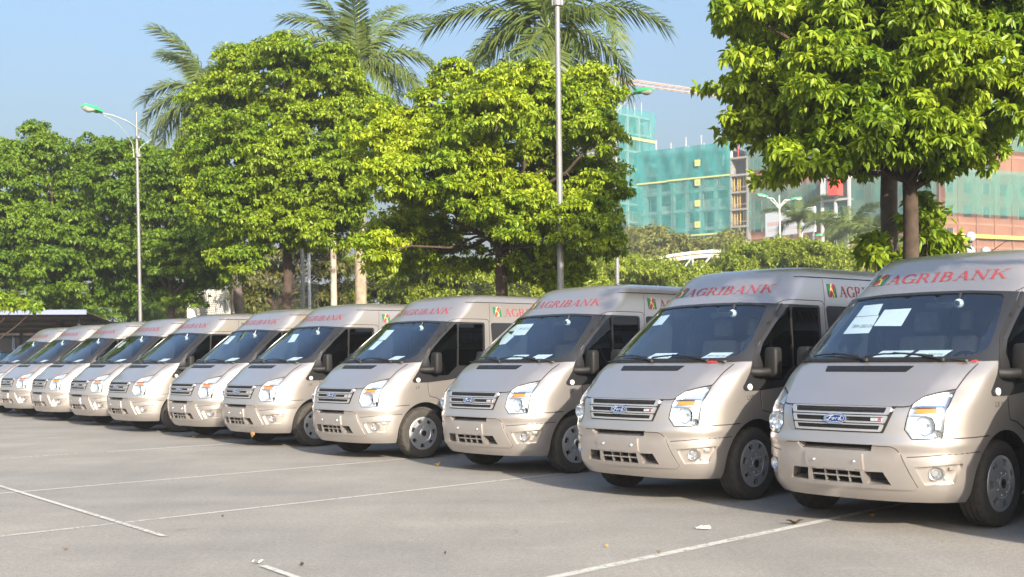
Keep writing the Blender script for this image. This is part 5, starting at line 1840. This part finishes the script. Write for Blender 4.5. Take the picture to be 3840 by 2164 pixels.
for i in range(nrib + 1):
    t = i / nrib; dz = .03 if i % 2 else 0
    for z in (dz, dz + .006):
        V += [local(f0.lerp(f1, t) + Vector((0, 0, z))), local(b0.lerp(b1, t) + Vector((0, 0, z)))]
for i in range(nrib):
    a = i * 4; c = a + 4
    Fq += [(a, a + 1, c + 1, c), (a + 2, c + 2, c + 3, a + 3)]
mb = MB(); mb.add(V, Fq); mb.build('roof_sheet', M['roofunder'], root, smooth=False)
for t in (.08, .34, .62, .9):
    p, q = f0.lerp(b0, t), f1.lerp(b1, t)
    mb = MB(); mb.box(local((p.x, p.y - .05, p.z - .11)), local((q.x - .1, q.y + .05, q.z - .012))); mb.build('purlin', M['steeldark'], root, smooth=False)
for x in (e1.x - .5, e1.x - 4.3, e1.x - 8.1):
    mb = MB(); mb.box(local((x - .05, 40.7, 0)), local((x + .05, 40.8, f0.z - .1))); mb.box(local((x - .05, 45.2, 0)), local((x + .05, 45.3, b0.z - .05)))
    mb.box(local((x - .04, 40.8, f0.z - .28)), local((x + .04, 45.2, f0.z - .20))); mb.build('carport_post', M['steeldark'], root, smooth=False)
tag(root, 'open carport with a pale roof edge and brown ribbed underside', 'carport')

root = empty('blue_shed', (-20, 50, 0))
mb = MB()
w0, w1 = at(-80, 850, 50), at(150, 850, 50)
for i in range(60):
    x = w0.x + (w1.x - w0.x) * i / 60; dx = (w1.x - w0.x) / 60
    mb.box(local((x, 50 - (.03 if i % 2 else 0), 0), root), local((x + dx, 50.1, 2.5), root))
mb.build('wall', M['bluewall'], root, smooth=False)
mb = MB(); mb.box(local((w0.x - .3, 49.6, 2.5), root), local((w1.x + .3, 54, 2.62), root)); mb.build('roof', M['roofunder'], root, smooth=False)
for u, v, w, h in ((58, 862, .8, .6), (15, 868, .7, .6)):
    p = at(u, v, 49.93)
    mb = MB(); mb.box(local((p.x - w / 2, 49.9, p.z - h / 2), root), local((p.x + w / 2, 49.955, p.z + h / 2), root)); f = mb.build('window', M['steeldark'], root, smooth=False)
    mb = MB()
    for s in (-1, 1): mb.box(local((p.x + s * w / 2 - .03, 49.87, p.z - h / 2), root), local((p.x + s * w / 2 + .03, 49.899, p.z + h / 2), root))
    mb.build('window_frame', M['roofwhite'], f, smooth=False)
tag(root, 'blue sheet-walled shed in the shade under the carport roof', 'shed')

root = empty('pale_wall', (at(545, 790, 52).x, 52, 0))
p0, p1 = at(470, 730, 52), at(592, 722, 52)
for i in range(5):
    x0 = p0.x + (p1.x - p0.x) * i / 5; x1 = p0.x + (p1.x - p0.x) * (i + 1) / 5 - .03
    mb = MB(); mb.box(local((x0, 52, 0), root), local((x1, 52.12, p1.z), root)); mb.build('wall_panel', M['wallpale'], root, smooth=False)
mb = MB(); mb.box(local((p1.x - .05, 51.9, 0), root), local((p1.x + .12, 52.1, p1.z + .1), root)); mb.build('wall_post', M['galv'], root, smooth=False)
tag(root, 'pale panel wall glimpsed behind the dark cord net', 'wall')
# ------------------------------------------------------------------ buildings under construction
M['concrete'] = pmat('raw_concrete', (.42, .42, .41), .9, var=.2, scale=.4)
M['brick'] = pmat('red_brick_infill', (.19, .088, .055), .9, var=.18, scale=.5)
M['concrete_dark'] = pmat('weathered_concrete', (.21, .20, .19), .9, var=.2, scale=.4)
M['slate'] = pmat('slate_grey_wall', (.10, .12, .15), .8, var=.1, scale=.3)
M['brick_pale'] = pmat('dusty_brick_band', (.25, .125, .085), .9, var=.15, scale=.5)
M['interior'] = pmat('unfinished_interior', (.07, .075, .08), .9)
M['winglass'] = pmat('dark_window_opening', (.035, .045, .05), .25)
M['netteal'] = net_mat('teal_safety_net', (.035, .28, .265), .58)
M['netdark'] = net_mat('deep_teal_net', (.025, .25, .25), .78)
M['netpale'] = net_mat('faded_green_net', (.10, .29, .24), .58)
M['nettape'] = pmat('yellow_green_tape', (.38, .42, .15), .7)
M['boardyellow'] = pmat('yellow_board', (.40, .42, .15), .7)
M['boardink'] = pmat('board_print', (.30, .36, .10), .8)
M['scaffold'] = pmat('yellow_scaffold', (.55, .36, .06), .6)
M['hoistred'] = pmat('red_hoist', (.70, .06, .04), .5)
M['ledge'] = pmat('yellow_ledge', (.62, .44, .08), .6)


class Facade:
    """frame of a wall: u along it from A to B, n towards the camera side"""
    def __init__(s, A, B, root):
        s.A = Vector((A[0], A[1], 0)); s.B = Vector((B[0], B[1], 0)); s.root = root
        s.u = (s.B - s.A).normalized(); s.n = Vector((s.u.y, -s.u.x, 0)); s.L = (s.B - s.A).length
        if s.n.y > 0: s.n = -s.n

    def box(s, mb, u0, u1, n0, n1, z0, z1):
        P = [s.A + s.u * a + s.n * b + Vector((0, 0, z)) - s.root.location for z in (z0, z1) for a, b in ((u0, n0), (u1, n0), (u1, n1), (u0, n1))]
        mb.add(P, [(0, 1, 2, 3), (7, 6, 5, 4), (0, 4, 5, 1), (1, 5, 6, 2), (2, 6, 7, 3), (3, 7, 4, 0)])

    def part(s, name, mat, *boxes, parent=None):
        mb = MB()
        for b in boxes: s.box(mb, *b)
        me = mb.mesh(name, M[mat], False)
        bm = bmesh.new(); bm.from_mesh(me); bmesh.ops.recalc_face_normals(bm, faces=bm.faces[:]); bm.to_mesh(me); bm.free()
        return mesh_obj(name, me, parent or s.root)

    def sheet(s, name, mat, u0, u1, n, z0, z1, wave=.12, nu=24, nz=10):
        mb = MB()
        for j in range(nz + 1):
            for i in range(nu + 1):
                w = wave * (math.sin(i * 1.1 + j * .35) + .5 * math.sin(i * 2.3 - j))
                p = s.A + s.u * (u0 + (u1 - u0) * i / nu) + s.n * (n + w) + Vector((0, 0, z0 + (z1 - z0) * j / nz)) - s.root.location
                mb.v.append(tuple(p))
        for j in range(nz):
            for i in range(nu):
                a = j * (nu + 1) + i; mb.f.append((a, a + 1, a + nu + 2, a + nu + 1)); mb.m.append(0)
        return mb.build(name, M[mat], s.root)


def z_at(v, u, Y): return at(u, v, Y).z
# green-netted block
gA, gB = at(1613, 600, 200), at(1838, 600, 191)
root = empty('netted_building', ((gA.x + gB.x) / 2, 199, 0))
f = Facade((gA.x, 200), (gB.x, 191), root)
H = z_at(372, 1838, 191)
f.part('core', 'interior', (.3, f.L - .3, -14, -2.2, 0, H - 1.5))
NF = 11; fh = H / NF
for k in range(NF + 1): f.part('floor_slab', 'concrete', (0, f.L, -14, -.15, k * fh - .26, k * fh + .26))
for k in range(7):
    u = .3 + (f.L - .8) * k / 6
    f.part('column', 'concrete', (u, u + .6, -.9, -.3, .18, H - .18))
for k in range(NF):
    for j in range(6):
        if random.random() < .62:
            u = .75 + (f.L - .8) * j / 6
            f.part('infill_wall', 'concrete', (u, u + (f.L - .8) / 6 - .5, -1.2, -.95, k * fh + .18, k * fh + .18 + fh * random.choice((.3, .45, .95))))
HB = z_at(448, 1730, 195)
f.sheet('safety_net', 'netdark', -.4, f.L + .3, .6, HB - .3, H + .9, nu=30)
f.sheet('safety_net', 'netteal', -.4, f.L + .3, .55, 8.2, HB - .2, nu=30, nz=24)
f.sheet('safety_net', 'netdark', -.4, f.L + .3, .6, .2, 8.3, nu=30)
for z in (HB - .25, z_at(594, 1730, 195)):
    f.part('net_tape', 'nettape', (-.4, f.L * .33, .76, .84, z - .20, z + .05), (f.L * .33, f.L + .3, .80, .88, z - .12, z + .13))
for k in range(9):
    u = f.L * k / 8; f.part('scaffold_pole', 'galv', (u - .05, u + .05, .32, .42, 0, H + .6))
for k in range(18):
    f.part('scaffold_rail', 'galv', (-.3, f.L + .2, .30, .38, k * H / 17.5 + .9, k * H / 17.5 + .98))
for v in (413, 462, 514, 567, 613):
    zc = z_at(v, 1765, 194.5)
    u = (at(1765, v, 194.5) - Vector((gA.x, 200, 0))).xy.dot(f.u.xy)
    bd = f.part('yellow_board', 'boardyellow', (u - .48, u + .48, .86, .94, zc - .5, zc + .5))
    f.part('board_print', 'boardink', (u - .25, u + .25, .945, .955, zc - .28, zc + .28), parent=bd)
for k in range(6):
    u = f.L * (.15 + .17 * k)
    f.part('rebar', 'concrete', (u, u + .12, -1, -.88, H, H + random.uniform(1.5, 3.2)), (u + .5, u + .6, -1, -.9, H, H + random.uniform(.8, 2)))
tag(root, 'building under construction wrapped in teal netting with a column of yellow boards', 'building')
# taller netted tower behind it
tA, tB = at(1545, 300, 243), at(1650, 300, 236)
root = empty('netted_tower', ((tA.x + tB.x) / 2, 245, 0))
f = Facade((tA.x, 236), (tB.x, 243), root)
H = z_at(296, 1645, 241)
f.part('core', 'interior', (.3, f.L - .3, -12, -2, 0, H - 1))
for k in range(15): f.part('floor_slab', 'concrete', (0, f.L, -12, -.2, k * H / 14 - .18, k * H / 14 + .18))
for k in range(4): f.part('column', 'concrete', (f.L * k / 3 - .2, f.L * k / 3 + .25, -.9, -.3, 0, H))
f.sheet('safety_net', 'netteal', -.3, f.L + .3, .6, 29.5, H + 1.2, nz=16)
f.part('lower_wall', 'slate', (-.1, f.L + .1, -.3, .1, 0, 20.5)); f.sheet('safety_net', 'netpale', -.3, f.L + .3, .55, 20, 30, nz=16)
z = z_at(355, 1640, 241); f.part('net_tape', 'nettape', (-.3, f.L + .3, .8, .9, z - .25, z + .25))
for k in range(4): f.part('rebar', 'concrete', (f.L * (.2 + .2 * k), f.L * (.2 + .2 * k) + .12, -1, -.9, H, H + 2 + .5 * k))
tag(root, 'taller netted tower standing behind the block with yellow boards', 'building')
# open stair stack
sA, sB = at(1840, 560, 190.6), at(1881, 560, 189)
root = empty('stair_stack', (sA.x, 192, 0))
f = Facade((sA.x, 190.6), (sB.x, 189.0), root)
H = z_at(398, 1860, 190)
f.part('core', 'interior', (.05, f.L - .05, -6, -2.0, 0, H))
nf = 12
for k in range(nf + 1): f.part('balcony_slab', 'concrete_dark', (-.1, f.L + .1, -6, .3, k * H / nf - .15, k * H / nf + .15))
f.part('side_wall', 'concrete_dark', (-.15, .1, -6, .2, 0, H)); f.part('side_wall', 'concrete_dark', (f.L - .1, f.L + .15, -6, .2, 0, H))
for k in range(nf - 1):
    z = k * H / nf
    f.part('balcony_wall', 'brick' if k % 4 == 1 else 'interior', (.2, f.L - .2, -1.9, -1.7, z + .15, z + H / nf - .15))
    for j in range(5):
        u = .35 + (f.L - .8) * j / 4 + random.uniform(-.1, .1)
        if random.random() < .75: f.part('scaffold_prop', 'scaffold', (u, u + .12, -.5, -.38, z + .15, z + H / nf - .15))
    f.part('railing', 'concrete_dark', (0, f.L, .2, .26, z + .75, z + .85))
f.part('site_flag', 'hoistred', (f.L * .3, f.L * .9, -1, -.9, z_at(342, 1860, 190), z_at(330, 1860, 190)), (f.L * .28, f.L * .32, -1, -.9, H, z_at(330, 1860, 190)))
tag(root, 'open concrete stair stack with yellow props between the netted block and the brick building', 'building')
# long brick building, corner towards the car park
cC = at(2365, 600, 168); cL = at(1884, 600, 190); cR = at(2760, 600, 181)
root = empty('brick_building', (cC.x, 176, 0))
fl_ = Facade((cL.x, 190), (cC.x, 168), root); fr_ = Facade((cC.x, 168), (cR.x, 181), root)
HT = 46.0
zA, zB, zC, zD = [z_at(v, 2410, 169.5) for v in (373, 424, 539, 588)]      # edges of the net bands
wf = bpy.data.meshes.new('dummy')
for f, L in ((fl_, fl_.L), (fr_, fr_.L)):
    f.part('wall', 'brick', (0, L, -10, 0, 0, HT))
    nfl = 14; fh = HT / nfl
    for k in range(1, nfl + 1): f.part('floor_band', 'brick_pale', (0, L, -.5, .06, k * fh - .16, k * fh + .16))
    ncol = max(4, int(L / 3.4)); me_w = {}
    for k in range(nfl):
        for j in range(ncol):
            u = (j + .5) * L / ncol
            zw = k * fh + 1.8
            if not (zC - .5 < zw < zB + .3 or zw > zA - .3) and (k + j) % 5: continue
            w = f.part('window', 'winglass', (u - .65, u + .65, .02, .07, k * fh + 1.0, k * fh + 2.55))
            if j % 2 == 0: f.part('window_frame', 'concrete', (u - .72, u - .65, .02, .10, k * fh + .95, k * fh + 2.6), (u + .65, u + .72, .02, .10, k * fh + .95, k * fh + 2.6), parent=w)
    for j in range(ncol + 1): f.part('column', 'brick', (j * L / ncol - .2, j * L / ncol + .2, -.4, .12, 0, HT))
for f in (fl_, fr_):
    f.sheet('safety_net', 'netpale', 0, f.L, .9, zC, zB, nu=40, nz=12)
    f.sheet('safety_net', 'netpale', 0, f.L, .9, zA, HT + .5, nu=40, nz=12)
fr_.part('ledge', 'ledge', (-.3, fr_.L, .1, .7, z_at(600, 2500, 171), z_at(591, 2500, 171)))
# hoist bay with its red cabin
hu = fl_.L - 15.0
pc = at(2115, 476, 179)
hu = (pc - fl_.A).xy.dot(fl_.u.xy)
fl_.part('hoist_bay', 'interior', (hu - 2.2, hu + 2.2, .08, .14, 8, z_at(440, 2115, 179)))
for k in range(6):
    z = z_at(560, 2115, 179) + 3.2 * k
    fl_.part('hoist_landing', 'concrete', (hu - 2.3, hu + 2.3, .14, 1.6, z - .15, z + .15))
for du in (-2.2, 0, 2.2): fl_.part('hoist_mast', 'concrete', (hu + du - .15, hu + du + .15, 1.0, 1.5, 0, z_at(435, 2115, 179)))
zc = z_at(476, 2115, 179)
fl_.part('hoist_cabin', 'hoistred', (hu - .2, hu + 1.4, 1.6, 3.2, zc - 1.25, zc + 1.25))
fl_.part('hoist_cabin', 'galv_white', (hu - 1.5, hu - .3, 1.6, 3.0, zc - 1.15, zc + 1.15))
tag(root, 'long brick building with faded green net bands and a red hoist cabin', 'building')

# billboard in front of the brick building
q = [at(1925, 535, 130), at(2049, 522, 124), at(2049, 585, 124), at(1925, 595, 130)]
root = empty('billboard', ((q[0].x + q[1].x) / 2, 127, 0))
M['board'] = pmat('white_board', (.72, .74, .77), .6)
M['faint'] = pmat('faded_red_print', (.70, .42, .42), .7)
f = Facade((q[0].x, 130), (q[1].x, 124), root)
zt, z0 = (q[0].z + q[1].z) / 2, (q[2].z + q[3].z) / 2
f.part('board', 'board', (0, f.L, -.2, 0, z0, zt))
for u in (.6, f.L / 2, f.L - .6): f.part('board_post', 'galv', (u - .1, u + .1, -.5, -.22, 0, zt - .1))
r2 = random.Random(5); u = .35
while u < f.L - .6:
    w = r2.uniform(.12, .24); f.part('faded_print', 'faint', (u, u + w, .002, .006, z0 + (zt - z0) * .45, z0 + (zt - z0) * .60)); u += w + .09
for zz in (.28, .22): f.part('faded_print', 'faint', (.4, f.L - 1.2, .002, .006, z0 + (zt - z0) * zz, z0 + (zt - z0) * (zz + .02)))
tag(root, 'white billboard with faded red print before the brick building', 'billboard')

# tower crane behind the roofs
M['crane'] = pmat('faded_pink_crane', (.48, .34, .27), .7)
root = empty('tower_crane', (at(1990, 600, 262).x, 262, 0))
def lattice(mb, a, b, w, n, r):
    a, b = Vector(a), Vector(b); d = (b - a).normalized()
    s = d.cross(Vector((0, 0, 1))); s = s.normalized() if s.length > .1 else Vector((1, 0, 0)); up = s.cross(d)
    C = [(-w / 2, -w / 2), (w / 2, -w / 2), (w / 2, w / 2), (-w / 2, w / 2)]
    P = lambda i, c: a.lerp(b, i / n) + s * c[0] + up * c[1]
    for c in C: mb.tube([P(0, c), P(n, c)], r, 4)
    for i in range(n):
        for k in range(4):
            c, e = C[k], C[(k + 1) % 4]
            mb.tube([P(i, c if i % 2 else e), P(i + 1, e if i % 2 else c)], r * .6, 3, cap=False)
j0, j1 = at(1535, 199, 232), at(2010, 268, 262)
mb = MB(); lattice(mb, j0 - root.location, j1 - root.location, .85, 56, .09); mb.build('jib', M['crane'], root, smooth=False)
mb = MB(); lattice(mb, (0, 0, 0), (0, 0, j1.z + 6), 1.8, 30, .13); mb.build('mast', M['crane'], root, smooth=False)
mb = MB(); mb.rbox((-1, -2.4, j1.z - 2.6), (1, -.9, j1.z - .4), .1); mb.build('cab', M['galv_white'], root)
mb = MB(); mb.tube([Vector((0, 0, j1.z + 6)), j0.lerp(j1, .45) - root.location], .06, 4); mb.build('stay_cable', M['steeldark'], root)
tag(root, 'pinkish tower crane whose jib crosses the sky above the netted block', 'crane')

# pale arched footbridge roof among the trees
root = empty('footbridge', (at(1730, 660, 85).x, 85, 0))
M['bridge'] = pmat('cream_bridge_steel', (.60, .54, .46), .6)
top_px = [(1590, 668), (1640, 661), (1690, 653), (1740, 646), (1790, 642), (1850, 645)]
bot_px = [(1600, 735), (1650, 722), (1700, 705), (1750, 690), (1800, 676), (1850, 668)]
T_ = [at(u, v, 85) - root.location for u, v in top_px]; Bq = [at(u, v, 85) - root.location for u, v in bot_px]
for yy in (0, 3.2):
    mb = MB(); mb.tube([p + Vector((0, yy, 0)) for p in T_], .16, 6); mb.build('top_chord', M['bridge'], root)
    mb = MB(); mb.tube([p + Vector((0, yy, 0)) for p in Bq], .13, 6); mb.build('bottom_chord', M['bridge'], root)
    for i in range(len(T_)):
        mb = MB(); mb.tube([T_[i] + Vector((0, yy, 0)), Bq[i] + Vector((0, yy, 0))], .07, 5); mb.build('upright', M['bridge'], root)
        if i: mb = MB(); mb.tube([T_[i] + Vector((0, yy, 0)), Bq[i - 1] + Vector((0, yy, 0))], .07, 5); mb.build('diagonal', M['bridge'], root)
mb = MB()
for i in range(len(T_) - 1):
    a, c = T_[i], T_[i + 1]
    mb.add([a + Vector((0, -.3, .17)), c + Vector((0, -.3, .17)), c + Vector((0, 3.5, .17)), a + Vector((0, 3.5, .17)), a + Vector((0, -.3, .36)), c + Vector((0, -.3, .36)), c + Vector((0, 3.5, .36)), a + Vector((0, 3.5, .36))],
           [(0, 3, 2, 1), (4, 5, 6, 7), (0, 1, 5, 4), (1, 2, 6, 5), (2, 3, 7, 6), (3, 0, 4, 7)])
mb.build('bridge_roof', M['bridge'], root, smooth=False)
for p in (Bq[0], Bq[3], Bq[5]):
    mb = MB(); mb.tube([(p.x, 1.6, -root.location.z), (p.x, 1.6, p.z)], .2, 8); mb.build('bridge_pier', M['concrete'], root)
tag(root, 'pale arched footbridge truss showing above the bright flat-topped trees', 'footbridge')

# ------------------------------------------------------------------ haze
hm = bpy.data.materials.new('haze'); hm.use_nodes = True
t = hm.node_tree; t.nodes.remove(t.nodes['Principled BSDF'])
pv = t.nodes.new('ShaderNodeVolumePrincipled')
pv.inputs['Color'].default_value = (.86, .90, .96, 1); pv.inputs['Density'].default_value = .0011; pv.inputs['Anisotropy'].default_value = .2
t.links.new(pv.outputs[0], t.nodes['Material Output'].inputs['Volume'])
mb = MB(); mb.box((-950, -330, -1.2), (950, 1550, 62))
tag(mb.build('haze', hm, smooth=False), kind='stuff')
